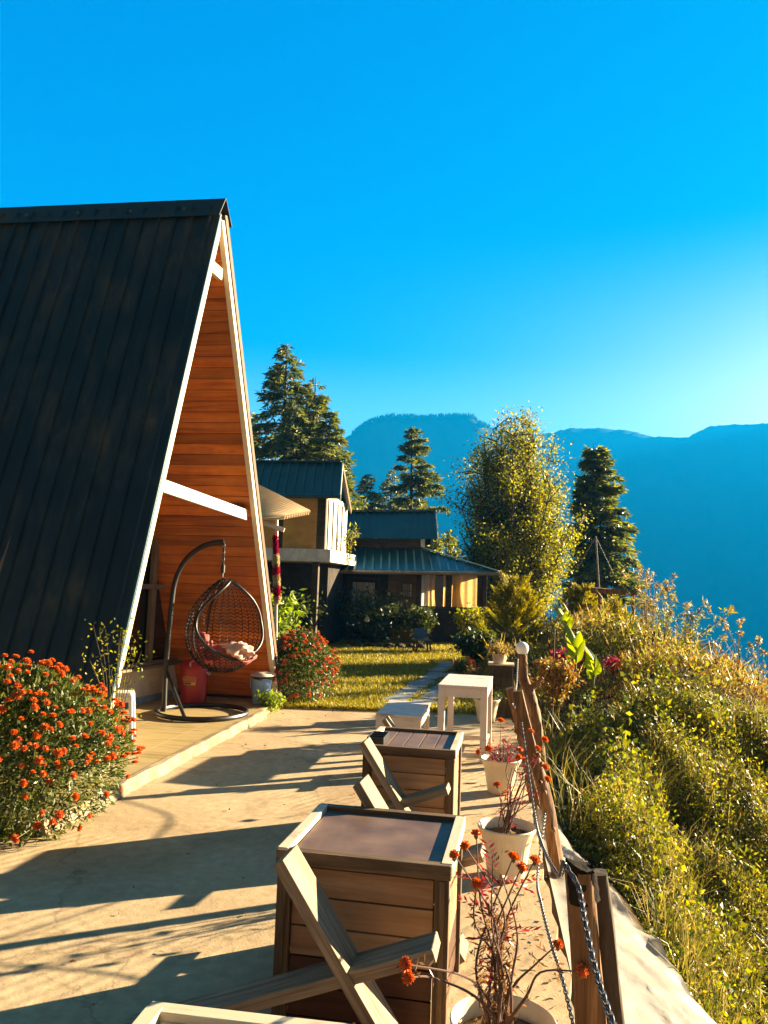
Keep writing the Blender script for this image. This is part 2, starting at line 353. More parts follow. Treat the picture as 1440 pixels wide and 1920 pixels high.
# ------------------------------------------------------------------ mesh helpers
def base_of(o):
    while o.parent: o = o.parent
    return o.location.copy()
def link(name, me, mat, parent=None, smooth=None, bevel=0):
    o = bpy.data.objects.new(name, me); COL.objects.link(o)
    if mat: me.materials.append(mat)
    if parent: o.parent = parent
    if smooth is not None and len(me.polygons):
        me.shade_smooth(); me.set_sharp_from_angle(angle=R_(smooth))
    if bevel:
        b = o.modifiers.new('edge', 'BEVEL'); b.width = bevel; b.segments = 2; b.limit_method = 'ANGLE'; b.angle_limit = R_(40)
    return o
class MB:
    def __init__(s): s.v = []; s.f = []
    def poly(s, pts):
        n = len(s.v); s.v += [Vector(p) for p in pts]; s.f.append(tuple(range(n, n + len(pts)))); return s
    def hexa(s, p):                      # 8 corners: bottom loop, top loop
        n = len(s.v); s.v += [Vector(q) for q in p]
        for q in ((3, 2, 1, 0), (4, 5, 6, 7), (0, 1, 5, 4), (1, 2, 6, 5), (2, 3, 7, 6), (3, 0, 4, 7)):
            s.f.append(tuple(n + i for i in q))
        return s
    def box(s, c, d, rot=0):
        c = Vector(c); x, y, z = d[0] / 2, d[1] / 2, d[2] / 2; cr, sr = math.cos(rot), math.sin(rot)
        P = []
        for zz in (-z, z):
            for a, b in ((-x, -y), (x, -y), (x, y), (-x, y)):
                P.append(c + Vector((a * cr - b * sr, a * sr + b * cr, zz)))
        return s.hexa(P)
    def prism(s, poly, dv):              # extrude polygon by vector dv
        n = len(s.v); k = len(poly); dv = Vector(dv)
        s.v += [Vector(p) for p in poly] + [Vector(p) + dv for p in poly]
        s.f.append(tuple(n + i for i in reversed(range(k)))); s.f.append(tuple(n + k + i for i in range(k)))
        for i in range(k):
            j = (i + 1) % k; s.f.append((n + i, n + j, n + k + j, n + k + i))
        return s
    def beam(s, p0, p1, w, h, up=(0, 0, 1)):
        p0, p1 = Vector(p0), Vector(p1); d = (p1 - p0).normalized(); a = d.cross(Vector(up)).normalized() * w / 2; b = a.cross(d).normalized() * h / 2
        return s.hexa([p0 - a - b, p0 + a - b, p0 + a + b, p0 - a + b, p1 - a - b, p1 + a - b, p1 + a + b, p1 - a + b])
    def tube(s, pts, rad, n=8, cap=True):
        pts = [Vector(p) for p in pts]; k = len(pts)
        rad = [rad] * k if isinstance(rad, (int, float)) else rad
        b0 = len(s.v); ref = None
        for i, p in enumerate(pts):
            d = (pts[min(i + 1, k - 1)] - pts[max(i - 1, 0)])
            d = d.normalized() if d.length > 1e-9 else Vector((0, 0, 1))
            if ref is None:
                ref = Vector((1, 0, 0)) if abs(d.x) < .8 else Vector((0, 1, 0))
            a = (ref - d * ref.dot(d)).normalized(); ref = a; b = d.cross(a)
            for j in range(n):
                t = 2 * math.pi * j / n; s.v.append(p + (a * math.cos(t) + b * math.sin(t)) * rad[i])
        for i in range(k - 1):
            for j in range(n):
                q = (j + 1) % n; s.f.append((b0 + i * n + j, b0 + i * n + q, b0 + (i + 1) * n + q, b0 + (i + 1) * n + j))
        if cap:
            s.f.append(tuple(b0 + j for j in reversed(range(n)))); s.f.append(tuple(b0 + (k - 1) * n + j for j in range(n)))
        return s
    def lathe(s, prof, c=(0, 0, 0), n=32, fn=None):
        c = Vector(c); b0 = len(s.v)
        for r, z in prof:
            for j in range(n):
                t = 2 * math.pi * j / n; rr = r * (fn(t, z) if fn else 1)
                s.v.append(c + Vector((rr * math.cos(t), rr * math.sin(t), z)))
        for i in range(len(prof) - 1):
            for j in range(n):
                q = (j + 1) % n; s.f.append((b0 + i * n + j, b0 + i * n + q, b0 + (i + 1) * n + q, b0 + (i + 1) * n + j))
        return s
    def disc(s, c, r, n=32):
        c = Vector(c); return s.poly([c + Vector((r * math.cos(2 * math.pi * j / n), r * math.sin(2 * math.pi * j / n), 0)) for j in range(n)])
    def ball(s, c, r, n=12, m=8, sq=1.0):
        c = Vector(c); prof = [(max(1e-4, r * math.sin(math.pi * i / m)), -r * sq * math.cos(math.pi * i / m)) for i in range(m + 1)]
        return s.lathe(prof, c, n)
    def build(s, name, mat, parent=None, smooth=None, bevel=0, world=True, base=None):
        o = base_of(parent) if (parent and world) else Vector(base or (0, 0, 0))
        me = bpy.data.meshes.new(name); me.from_pydata([tuple(v - o) for v in s.v], [], s.f); me.update()
        ob = link(name, me, mat, parent, smooth, bevel)
        if base is not None and not parent: ob.location = base
        return ob
def plank(name, p0, p1, w, t, mat, parent=None, up=(0, 0, 1), bevel=.003, world=True, taper=1.0):
    """a board with its own axes (grain along X); w across, t thick (towards up)"""
    p0, p1 = Vector(p0), Vector(p1); d = p1 - p0; Lh = d.length; d.normalize()
    z = (Vector(up) - d * d.dot(Vector(up))).normalized(); y = z.cross(d)
    b = MB(); x = Lh / 2
    b.hexa([(-x, -w / 2, -t / 2), (x, -w / 2 * taper, -t / 2), (x, w / 2 * taper, -t / 2), (-x, w / 2, -t / 2),
            (-x, -w / 2, t / 2), (x, -w / 2 * taper, t / 2), (x, w / 2 * taper, t / 2), (-x, w / 2, t / 2)])
    o = b.build(name, mat, None, None, bevel)
    M4 = Matrix((d, y, z)).transposed().to_4x4()
    M4.translation = (p0 + p1) / 2 - (base_of(parent) if parent and world else Vector())
    if parent: o.parent = parent
    o.matrix_basis = M4
    return o
def empty(name, loc, label, cat, group=None, rz=0):
    o = bpy.data.objects.new(name, None); o.empty_display_size = .1; COL.objects.link(o); o.location = loc; o.rotation_euler = (0, 0, rz)
    return tag(o, label, cat, group)
def tag(o, label, cat, group=None):
    o['label'] = label; o['category'] = cat
    if group: o['group'] = group
    return o
def struct(o, kind='structure'):
    o['kind'] = kind; return o
def mesh_np(name, V, Fq, mat, parent=None, base=None):
    """V (n,3), Fq (m,4) numpy -> object, fast"""
    me = bpy.data.meshes.new(name)
    o = np.array(base_of(parent) if parent else (base or (0, 0, 0)), dtype=np.float64)
    V = (V - o).astype(np.float32)
    k = Fq.shape[1]
    me.vertices.add(len(V)); me.vertices.foreach_set('co', V.ravel())
    me.loops.add(Fq.size); me.loops.foreach_set('vertex_index', Fq.ravel().astype(np.int32))
    me.polygons.add(len(Fq)); me.polygons.foreach_set('loop_start', np.arange(0, Fq.size, k, dtype=np.int32))
    me.polygons.foreach_set('loop_total', np.full(len(Fq), k, dtype=np.int32))
    me.update(calc_edges=True)
    ob = link(name, me, mat, parent)
    if base is not None and not parent: ob.location = base
    return ob
def unit(a): return a / np.maximum(np.linalg.norm(a, axis=1, keepdims=True), 1e-9)
def leafV(P, D, L, Wd, rng, fold=.25):
    """rhombic leaves: P base points, D directions, L lengths, Wd widths"""
    n = len(P); D = unit(D); r = unit(rng.normal(size=(n, 3))); s = unit(np.cross(D, r)); nn = np.cross(s, D)
    L = np.broadcast_to(L, (n,))[:, None]; Wd = np.broadcast_to(Wd, (n,))[:, None]
    mid = P + D * L * .45 + nn * Wd * fold
    V = np.stack([P, mid + s * Wd * .5, P + D * L, mid - s * Wd * .5], 1).reshape(-1, 3)
    return V
def leaves(name, P, D, L, Wd, mat, parent=None, seed=0, base=None):
    rng = np.random.default_rng(seed); V = leafV(np.asarray(P, float), np.asarray(D, float), np.asarray(L, float), np.asarray(Wd, float), rng)
    return mesh_np(name, V, np.arange(len(V)).reshape(-1, 4), mat, parent, base)
def blades(name, P, H, Wd, mat, parent=None, seed=0, lean=.5, dirn=None, base=None):
    """grass blades: two bent segments, each an island of its own"""
    rng = np.random.default_rng(seed); n = len(P); a = rng.uniform(0, 2 * np.pi, n)
    h = np.stack([np.cos(a), np.sin(a), np.zeros(n)], 1)
    if dirn is not None: h = unit(h + np.asarray(dirn) * 1.2)
    s = np.stack([-h[:, 1], h[:, 0], np.zeros(n)], 1); H = np.broadcast_to(H, (n,))[:, None]; w = np.broadcast_to(Wd, (n,))[:, None]
    ln = rng.uniform(.2, 1, (n, 1)) * lean; z = np.array([0, 0, 1.0])
    m1 = P + z * H * .6 + h * H * ln * .3; t = P + z * H * (1 - .25 * ln) + h * H * ln
    V = np.stack([P - s * w * .5, P + s * w * .5, m1 + s * w * .4, m1 - s * w * .4, t + s * w * .06, t - s * w * .06], 1).reshape(-1, 3)
    i = np.arange(n)[:, None] * 6
    Fq = np.concatenate([i + np.array([[0, 1, 2, 3]]), i + np.array([[3, 2, 4, 5]])], 1).reshape(-1, 4)
    return mesh_np(name, V, Fq, mat, parent, base)
def vnoise(x, y, seed=0, octs=4):
    """cheap smooth value noise on numpy arrays, about -1..1"""
    rng = np.random.default_rng(seed); out = np.zeros_like(np.asarray(x, float)); amp = 1.0; tot = 0; f = 1.0
    for k in range(octs):
        for j in range(3):
            a = rng.uniform(0, 2 * np.pi); p = rng.uniform(0, 6.28); q = rng.uniform(.7, 1.3) * f
            out = out + amp * np.sin((x * np.cos(a) + y * np.sin(a)) * q + p + 1.3 * np.sin((x * np.sin(a) - y * np.cos(a)) * q * .7 + p * 2)) / 3
        tot += amp; amp *= .55; f *= 2.1
    return out / tot
def sstep(a, b, x):
    t = np.clip((x - a) / (b - a), 0, 1); return t * t * (3 - 2 * t)
# ================================================================== SETTING
def edgeX(Y): return .387 + .1334 * np.minimum(Y, 11.5)
def canopy_near(X, Y):
    return np.minimum(.60, .65 - .46 * (X - 1.8) + .5 * (Y - 8))
def mound(X, Y):
    return np.interp(X, [1.2, 3, 4.3, 5.5, 7, 10, 20], [.22, .38, .85, .45, -.5, -2.2, -7]) + .10 * np.minimum(Y - 14, 0) - .16 * np.maximum(Y - 16, 0) * sstep(3.2, 6, X)
def terrain(X, Y):
    X = np.asarray(X, float); Y = np.asarray(Y, float)
    s = X - edgeX(Y)
    q = sstep(.55, 1.35, s)
    near = (-.10 - .55 * np.clip(s, 0, 1.4)) * (1 - q) + (canopy_near(X, Y) - .62) * q + .05 * vnoise(X * 1.5, Y * 1.5, 3)
    far = mound(X, Y) - .12 + .05 * vnoise(X * 1.3, Y * 1.3, 4)
    w = sstep(8.0, 9.8, Y)
    out = near * (1 - w) + far * w
    k = sstep(0, .18, s)
    z = out * k + (-.07) * (1 - k)
    # west of the terrace edge and behind the houses the ground is level, then climbs gently
    lev = np.where(Y > 10.5, .012 * (Y - 10.5), 0) - .07
    k2 = np.where(Y > 10.2, sstep(1.3, 2.4, X), 1)
    z = np.where(Y > 10.2, z * k2 + lev * (1 - k2), z)
    z = z - .25 * np.maximum(Y - 27, 0) * sstep(2, 9, X) - .02 * np.maximum(Y - 27, 0)
    return z
xs = np.concatenate([np.linspace(-70, -8, 26), np.linspace(-7, .2, 20), np.linspace(.3, 7, 90), np.linspace(7.4, 80, 46)])
ys = np.concatenate([np.linspace(-12, 1, 12), np.linspace(1.2, 18, 150), np.linspace(18.6, 140, 60)])
gx, gy = np.meshgrid(xs, ys); gz = terrain(gx, gy)
V = np.stack([gx, gy, gz], -1).reshape(-1, 3); nx, ny = len(xs), len(ys)
ii = (np.arange(ny - 1)[:, None] * nx + np.arange(nx - 1)[None]).ravel()
hs = struct(mesh_np('hillside_ground', V, np.stack([ii, ii + 1, ii + nx + 1, ii + nx], 1), M['soil'])); hs.data.shade_smooth()
# terrace slab: right edge follows the drop, broken a little
rng = np.random.default_rng(5)
b = MB(); e = []
for Y in np.arange(-3, 10.3, .16):
    e.append(Vector((float(edgeX(np.array(Y))) + float(rng.normal() * .012), Y, 0)))
top = [Vector((-9, -3, 0))] + e + [Vector((.9, 10.25, 0)), Vector((-.2, 10.12, 0)), Vector((-.8, 10.2, 0)), Vector((-1.3, 10.7, 0)), Vector((-9, 12, 0))]
b.prism(list(reversed(top)), (0, 0, -.16))
struct(b.build('terrace_floor', M['concrete']))
# porch slab with a rough kerb
b = MB()
ker = [(-2.02, 4.9), (-1.90, 5.6), (-1.817, 6.154), (-1.60, 7.6), (-1.383, 8.998), (-1.33, 9.35)]
pt = [Vector((x, y, .085)) for x, y in ker] + [Vector((-1.20, 10.55, .085)), Vector((-4.2, 11.2, .085)), Vector((-5.6, 5.4, .085))]
b.prism(list(reversed([p - Vector((.05, 0, 0)) if i < 6 else p for i, p in enumerate(pt)])), (0, 0, -.082))
struct(b.build('porch_floor', M['tile']))
b = MB(); kp = []
for i in range(len(ker) - 1):
    for t in np.linspace(0, 1, 9)[:-1]:
        kp.append(Vector((ker[i][0] * (1 - t) + ker[i + 1][0] * t, ker[i][1] * (1 - t) + ker[i + 1][1] * t, 0)))
kp.append(Vector((*ker[-1], 0))); JJ = [Vector((rng.normal() * .007, 0, rng.normal() * .003)) for _ in kp]
for i in range(len(kp) - 1):
    a, c = kp[i], kp[i + 1]; o = Vector((-.05, 0, 0)); j0, j1 = JJ[i], JJ[i + 1]
    b.hexa([a + o + Vector((0, 0, .003)), a + j0 + Vector((.03, 0, .003)), c + j1 + Vector((.03, 0, .003)), c + o + Vector((0, 0, .003)),
            a + o + Vector((0, 0, .092)), a + j0 + Vector((0, 0, .092)), c + j1 + Vector((0, 0, .092)), c + o + Vector((0, 0, .092))])
struct(b.build('porch_kerb', M['kerb']))
# lawn
xs = np.linspace(-4.5, 2.2, 60); ys = np.linspace(10.0, 22.5, 90); gx, gy = np.meshgrid(xs, ys)
def lawnz(X, Y): return .012 * np.maximum(Y - 10.5, 0) + .015 + .02 * vnoise(X * 1.1, Y * 1.1, 8)
V = np.stack([gx, gy, lawnz(gx, gy) - .03 * (gy < 10.15)], -1).reshape(-1, 3); nx = 60
ii = (np.arange(89)[:, None] * nx + np.arange(59)[None]).ravel()
lw = struct(mesh_np('lawn', V, np.stack([ii, ii + 1, ii + nx + 1, ii + nx], 1), M['lawn'])); lw.data.shade_smooth()
# flagstone path across the lawn
b = MB(); rng = np.random.default_rng(11); pth = []
p0, p1 = G(765, 1322), G(868, 1238, .12)
for i in range(15):
    t = (i + .3) / 15; c = Vector((p0.x + (p1.x - p0.x) * t, p0.y + (p1.y - p0.y) * t, 0))
    for sd_ in (-.2, .2):
        q = c + Vector((sd_ + rng.normal() * .03, rng.normal() * .06, 0)); q.z = float(lawnz(q.x, q.y)) + .022
        pth.append(q); a0 = rng.uniform(0, 6.28)
        pl = [q + Vector((math.cos(a0 + k * 2 * math.pi / 7) * .2 * rng.uniform(.8, 1.1), math.sin(a0 + k * 2 * math.pi / 7) * .27 * rng.uniform(.8, 1.1), 0)) for k in range(7)]
        b.prism(pl, (0, 0, -.03)); b.f[-9] = tuple(b.f[-9])
struct(b.build('stone_path', M['slab'], None, None, .006))
# lawn grass
n = 95000; P = np.stack([rng.uniform(-3.6, 2.0, n), 10.1 + 11.9 * rng.random(n) ** 1.5, np.zeros(n)], 1)
keep = np.ones(n, bool)
for q in pth: keep &= ((P[:, 0] - q.x) / .2) ** 2 + ((P[:, 1] - q.y) / .26) ** 2 > rng.uniform(.5, 1.1, n)
keep &= P[:, 0] > -1.3 - .16 * (P[:, 1] - 10) - .5
keep &= vnoise(P[:, 0] * 2.2, P[:, 1] * 2.2, 21) > rng.uniform(-1.1, .1, n)
P = P[keep]; P[:, 2] = lawnz(P[:, 0], P[:, 1]) - .005
g = blades('lawn_grass', P, rng.uniform(.03, .085, len(P)), rng.uniform(.006, .012, len(P)), M['grass_lawn'], seed=2, lean=.9); struct(g, 'stuff')
# mountains: skyline surveyed from the photograph, one continuous range with spurs
prof = [(-700, 900), (-300, 860), (100, 850), (400, 870), (560, 868), (660, 815), (690, 792), (730, 782), (800, 783), (880, 780), (903, 795), (940, 806), (1000, 815), (1030, 812), (1070, 803), (1120, 802), (1180, 808), (1225, 819), (1290, 820), (1330, 799), (1375, 796), (1440, 795), (1600, 770), (1900, 800), (2400, 850), (3000, 900)]
az = []; el = []
for x, y in prof:
    r = ray(x, y); az.append(math.atan2(r.x, r.y)); el.append(r.z / math.hypot(r.x, r.y))
na, nr = 420, 60
av = np.linspace(az[0], az[-1], na)
Rr = np.interp(av, [az[0], az[6], az[10], az[13], az[19], az[-1]], [1080, 1150, 1240, 1400, 1620, 1700])
Zr = np.interp(av, az, el) * Rr + CAMZ + 2.6 * vnoise(av * 260, av * 0, 5, 4) + 1.6 * vnoise(av * 900, av * 0, 6, 2)
tt = np.linspace(0, 1, nr)
Am, T = np.meshgrid(av, tt, indexing='ij')
Rm = Rr[:, None] * (1 - .14 * T); prof_z = (1 - T) ** 1.25
Zm = -330 + (Zr[:, None] + 330) * prof_z
wob = sstep(0, .12, T) * sstep(1.05, .7, T)
Zm = Zm + wob * (55 * vnoise(Am * 22 + T * 2, T * 6, 9) + 26 * vnoise(Am * 60, T * 14, 10))
back = np.stack([np.sin(av) * Rr * 1.1, np.cos(av) * Rr * 1.1, Zr - 330], -1)[:, None]
V = np.concatenate([back, np.stack([np.sin(Am) * Rm, np.cos(Am) * Rm, Zm], -1)], 1); nn = nr + 1
ii = (np.arange(na - 1)[:, None] * nn + np.arange(nn - 1)[None]).ravel()
mt = struct(mesh_np('mountains', V.reshape(-1, 3), np.stack([ii, ii + 1, ii + nn + 1, ii + nn], 1), M['mountain'])); mt.data.shade_smooth()
# trees on the crest, too far and many to count
rng = np.random.default_rng(3); k = 900
aa = rng.uniform(az[5], az[10] + .01, k); rr = np.interp(aa, av, Rr); zz = np.interp(aa, av, Zr)
b = []
hh = rng.uniform(3.5, 9, k); off = rng.uniform(-6, 14, k)
for i in range(k):
    c = np.array([math.sin(aa[i]) * (rr[i] - off[i]), math.cos(aa[i]) * (rr[i] - off[i]), zz[i] - 1.5 - abs(off[i]) * .25])
    w_ = hh[i] * .22
    b.append([c + (w_, 0, 0), c + (0, w_, 0), c + (0, 0, hh[i]), c + (0, 0, hh[i])]); b.append([c + (-w_, 0, 0), c + (0, -w_, 0), c + (0, 0, hh[i]), c + (0, 0, hh[i])])
    b.append([c + (0, w_, 0), c + (-w_, 0, 0), c + (0, 0, hh[i]), c + (0, 0, hh[i])]); b.append([c + (0, -w_, 0), c + (w_, 0, 0), c + (0, 0, hh[i]), c + (0, 0, hh[i])])
Vt = np.array(b)[:, :3].reshape(-1, 3)
struct(mesh_np('ridge_forest', Vt, np.arange(len(Vt)).reshape(-1, 3), M['ridge_tree']), 'stuff')
# valley floor
b = MB(); b.poly([(-2100, -200, -332), (2100, -200, -332), (2100, 2100, -332), (-2100, 2100, -332)])
struct(b.build('valley_floor', M['mountain']))
# steep flank of our own hill down to the valley
xs = np.linspace(0, 1, 14); ang = np.linspace(-1.7, 1.9, 60); Am, T = np.meshgrid(ang, xs, indexing='ij')
R0 = 62 + T * 700
ex = np.sin(Am) * R0; ey = np.cos(Am) * R0 + 30
z0 = terrain(np.clip(np.sin(Am) * 62, -69, 79), np.clip(np.cos(Am) * 62 + 30, -11, 139)) - 3
ez = z0 * (1 - T) + (-335) * T ** .8
V = np.stack([ex, ey, ez], -1).reshape(-1, 3); ii = (np.arange(59)[:, None] * 14 + np.arange(13)[None]).ravel()
struct(mesh_np('hill_flank', V, np.stack([ii, ii + 1, ii + 15, ii + 14], 1), M['mountain']))
# blue morning air in the valley
hz = bpy.data.materials.new('morning_haze'); hz.use_nodes = True; hn = hz.node_tree.nodes; hn.clear()
ho = hn.new('ShaderNodeOutputMaterial'); hv = hn.new('ShaderNodeVolumePrincipled')
hv.inputs['Color'].default_value = (.0015, .345, 1.0, 1); hv.inputs['Density'].default_value = .00037; hv.inputs['Anisotropy'].default_value = 0.1
hz.node_tree.links.new(hv.outputs[0], ho.inputs['Volume'])
b = MB(); b.box((0, 950, 14), (4400, 2400, 704)); struct(b.build('haze', hz), 'stuff')
# ================================================================== THE A-FRAME CABIN
La, Ra, Pa = Vector((-2.339, 6.598, .10)), Vector((-1.305, 10.225, .10)), Vector((-1.91, 8.09, 5.70))
ud = Vector((-.989, .148, 0)); LEN = 7.5
nearN = (La - Pa).cross(ud).normalized()
if nearN.y > 0: nearN = -nearN
farN = (Ra - Pa).cross(ud).normalized()
if farN.y < 0: farN = -farN
cab = empty('a_frame_cabin', (-3.2, 8.6, 0), 'steep A-frame cabin with dark ribbed metal roof and orange pine boards inside its open gable', 'cabin')
def roof_sheet(name, P0, D0, n, off, s0, s1, pitch, mat, parent, length=LEN, rib=.028, u=None, start=-.03, smooth=None):
    """ribbed sheet: from ridge point P0 down D0 (unit), between distances s0..s1 along slope, ribs run down the slope"""
    u = u or ud; b = MB(); x = start; cols = []
    while x < length:
        for dx, h in ((0, 0), (pitch * .40, 0), (pitch * .46, rib), (pitch * .60, rib), (pitch * .66, 0)):
            cols.append((x + dx, h))
        x += pitch
    pts = []
    for xx, h in cols: pts.append((P0 + u * xx + n * (off + h) + D0 * s0, P0 + u * xx + n * (off + h) + D0 * s1))
    for (a, c), (d, e) in zip(pts, pts[1:]): b.poly([a, c, e, d])
    o = b.build(name, mat, parent)
    so = o.modifiers.new('gauge', 'SOLIDIFY'); so.thickness = .003
    return o
dn = (La - Pa); ln = dn.length; dn.normalize(); df = (Ra - Pa); lf = df.length; df.normalize()
rp = roof_sheet('roof', Pa, dn, nearN, .055, .06, ln + .12, .19, M['roof'], cab)
roof_sheet('lower_roof_sheet', Pa, dn, nearN, .049, ln * .545, ln + .13, .19, M['roof'], rp)
fr = roof_sheet('roof', Pa, df, farN, .085, .06, lf + .05, .19, M['roof'], cab)
# ridge cap, folded over the ridge
b = MB(); k0, k1 = Pa + ud * -.06, Pa + ud * LEN; up_ = Vector((0, 0, 1))
for (n_, d_, o_) in ((nearN, dn, .088), (farN, df, .118)):
    a = k0 + up_ * .075; c = k1 + up_ * .075
    e0 = k0 + d_ * .22 + n_ * (o_ + .005); e1 = k1 + d_ * .22 + n_ * (o_ + .005)
    b.hexa([a, c, e1, e0, a + n_ * .008, c + n_ * .008, e1 + n_ * .008, e0 + n_ * .008])
rc_ = b.build('ridge_cap', M['roof'], cab)
for i in range(4):
    q = Pa + ud * (.35 + i * .62) + dn * .13 + nearN * .108; MB().ball(q, .02, 8, 5).build('bolt', M['roof_trim'], rc_, 40)
# gable: metal edge, cream rafters, barge boards
plank('metal_edge', Pa + nearN * .035 + ud * .0 + dn * .15, La + nearN * .035 + dn * .1, .10, .035, M['roof_trim'], cab, up=nearN)
plank('rafter', Pa - nearN * .045 + dn * .16, La - nearN * .045 + dn * .12, .06, .085, M['cream'], cab, up=nearN)
plank('rafter', Pa - farN * .055 + df * .16, Ra - farN * .055 + df * .1, .06, .078, M['cream'], cab, up=farN)
plank('barge_board', Pa + farN * .045 + df * .10 - ud * .01, Ra + farN * .045 + df * .1 - ud * .01, .06, .085, M['barge'], cab, up=farN)
plank('barge_board', Pa + farN * .012 + df * .30 + ud * .02, Ra + farN * .012 + df * .1 + ud * .02, .05, .018, M['darkwood'], cab, up=farN)
gab = (Ra - La).normalized()
x0, x1 = Vector((-2.14, 7.28, 2.51)), Vector((-1.60, 9.20, 2.40))
plank('crossbar', x0 + ud * .06, x1 + ud * .06, .04, .125, M['greybar'], cab)
plank('collar_tie', Vector((-1.965, 7.92, 4.95)) - ud * .01, Vector((-1.895, 8.16, 4.94)) - ud * .01, .05, .13, M['cream'], cab)
# lining boards on the underside of the far slope
b = MB(); h = .128; i = 0; rng = np.random.default_rng(7)
q = lf - .05
while q > .14:
    a0 = Pa + df * q - farN * .055; a1 = Pa + df * (q - h + .006) - farN * .055
    th = farN * (.022 + .002 * rng.random()); u0 = ud * .034; u1 = ud * 2.2
    b.hexa([a0 + u0, a1 + u0, a1 + u1, a0 + u1, a0 + u0 + th, a1 + u0 + th, a1 + u1 + th, a0 + u1 + th]); q -= h
me_l = b
lin = b.build('board_lining', M['lining'], cab)
zx = ud.cross(df).normalized(); rotm = Matrix((ud.normalized(), zx.cross(ud.normalized()), zx)).transposed().to_4x4()
lin.data.transform(rotm.inverted()); lin.matrix_basis = rotm
b = MB(); e0 = Pa - farN * .028
b.poly([e0 + ud * .05 + df * .2, e0 + ud * LEN + df * .2, e0 + ud * LEN + df * (lf + .05), e0 + ud * .05 + df * (lf + .05)])
b.build('sheathing', M['darkwood'], cab)
b = MB(); e0 = Pa + nearN * .02
b.poly([e0 + ud * .05 + dn * .2, e0 + ud * LEN + dn * .2, e0 + ud * LEN + dn * (ln + .05), e0 + ud * .05 + dn * (ln + .05)])
b.build('sheathing', M['darkwood'], cab)
# recessed front: glazing in a timber frame over a low rendered wall
rec = ud * 1.32
def gp(t, z):          # point on the recessed wall plane, t along gable base 0..1
    p = La + (Ra - La) * t + rec; return Vector((p.x, p.y, z))
tA = lambda z: (Pa - La).dot(gab) / (Ra - La).length * (z - .1) / 5.6
tF = lambda z: 1 - (1 - (Pa - La).dot(gab) / (Ra - La).length) * (z - .1) / 5.6
b = MB(); b.prism([gp(.012, .085), gp(.985, .085), gp(tF(.52) - .012, .52), gp(tA(.52) + .012, .52)], ud * .12); b.build('base_wall', M['wallcream'], cab)
b = MB(); b.prism([gp(.012, .087) - ud * .004, gp(.985, .087) - ud * .004, gp(.985, .17) - ud * .004, gp(.03, .17) - ud * .004], ud * .01); b.build('damp_band', M['bluetrim'], cab)
b = MB(); b.prism([gp(tA(.55) + .015, .55) + ud * .05, gp(tF(.55) - .015, .55) + ud * .05, gp(tF(5.2), 5.2) + ud * .05], ud * .012); gl = b.build('glazing', M['darkglass'], cab)
def fbar(p, q, w=.085): return plank('window_frame', p, q, .06, w, M['frame'], cab, up=(0, 0, 1) if abs((q - p).normalized().z) < .9 else gab)
fbar(gp(tA(.55), .555) - ud * .03, gp(tF(.55), .555) - ud * .03, .07)
plank('sill', gp(tA(.52), .535) - ud * .07, gp(tF(.52), .535) - ud * .07, .16, .03, M['frame'], cab)
for t in (.235, .33, .56, .78):
    zt = .1 + 5.6 * min(t / ((Pa - La).dot(gab) / (Ra - La).length), (1 - t) / (1 - (Pa - La).dot(gab) / (Ra - La).length))
    fbar(gp(t, .58), gp(t, min(zt - .1, 2.5)), .085)
fbar(gp(tA(1.5), 1.5), gp(tF(1.5), 1.5), .06); fbar(gp(tA(2.52), 2.52), gp(tF(2.52), 2.52), .1)
fbar(gp(.022, .55), gp(tA(4.6) + .005, 4.6), .07); fbar(gp(.978, .55), gp(tF(4.6) - .005, 4.6), .07)
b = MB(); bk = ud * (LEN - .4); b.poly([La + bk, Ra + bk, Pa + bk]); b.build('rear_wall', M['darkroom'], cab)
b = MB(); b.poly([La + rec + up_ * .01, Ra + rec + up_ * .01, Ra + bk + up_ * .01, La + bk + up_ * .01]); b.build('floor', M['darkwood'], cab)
# ------------------------------------------------------------------ hanging egg chair in the porch
ec = Vector((-1.985, 8.93, .085))
egg = empty('hanging_chair', ec, 'dark rattan egg chair hanging by a chain from a curved stand in the cabin porch', 'hanging chair')
b = MB(); b.tube([ec + Vector((.5 * math.cos(t), .5 * math.sin(t), .03)) for t in np.linspace(0, 2 * math.pi, 41)], .028, 8, False)
b.build('base_ring', M['steel'], egg, 40)
hook = A(420, 1016, 8.95); pb = Vector((ec.x - .44, ec.y + .02, .1)); pt_ = A(322, 1130, 8.95)
b = MB(); pts = [pb, Vector((pb.x - .01, pb.y, .6)), Vector((pt_.x, pt_.y, pt_.z)), A(330, 1085, 8.95), A(348, 1050, 8.95), A(375, 1027, 8.95), A(400, 1018, 8.95), hook]
def catmull(P, n=8):
    P = [Vector(p) for p in P]; Q = [P[0] * 2 - P[1]] + P + [P[-1] * 2 - P[-2]]; out = []
    for i in range(1, len(Q) - 2):
        for t in np.linspace(0, 1, n, endpoint=False):
            a, b_, c, d = Q[i - 1], Q[i], Q[i + 1], Q[i + 2]
            out.append(.5 * ((2 * b_) + (c - a) * t + (2 * a - 5 * b_ + 4 * c - d) * t * t + (3 * b_ - a - 3 * c + d) * t ** 3))
    return out + [P[-1]]
b.tube(catmull(pts), .030, 10); b.build('curved_post', M['steel'], egg, 40)
b = MB(); b.tube([Vector((pb.x, pb.y, .55)), Vector((ec.x - .1, ec.y - .40, .12))], .02, 8); b.build('brace', M['steel'], egg, 40)
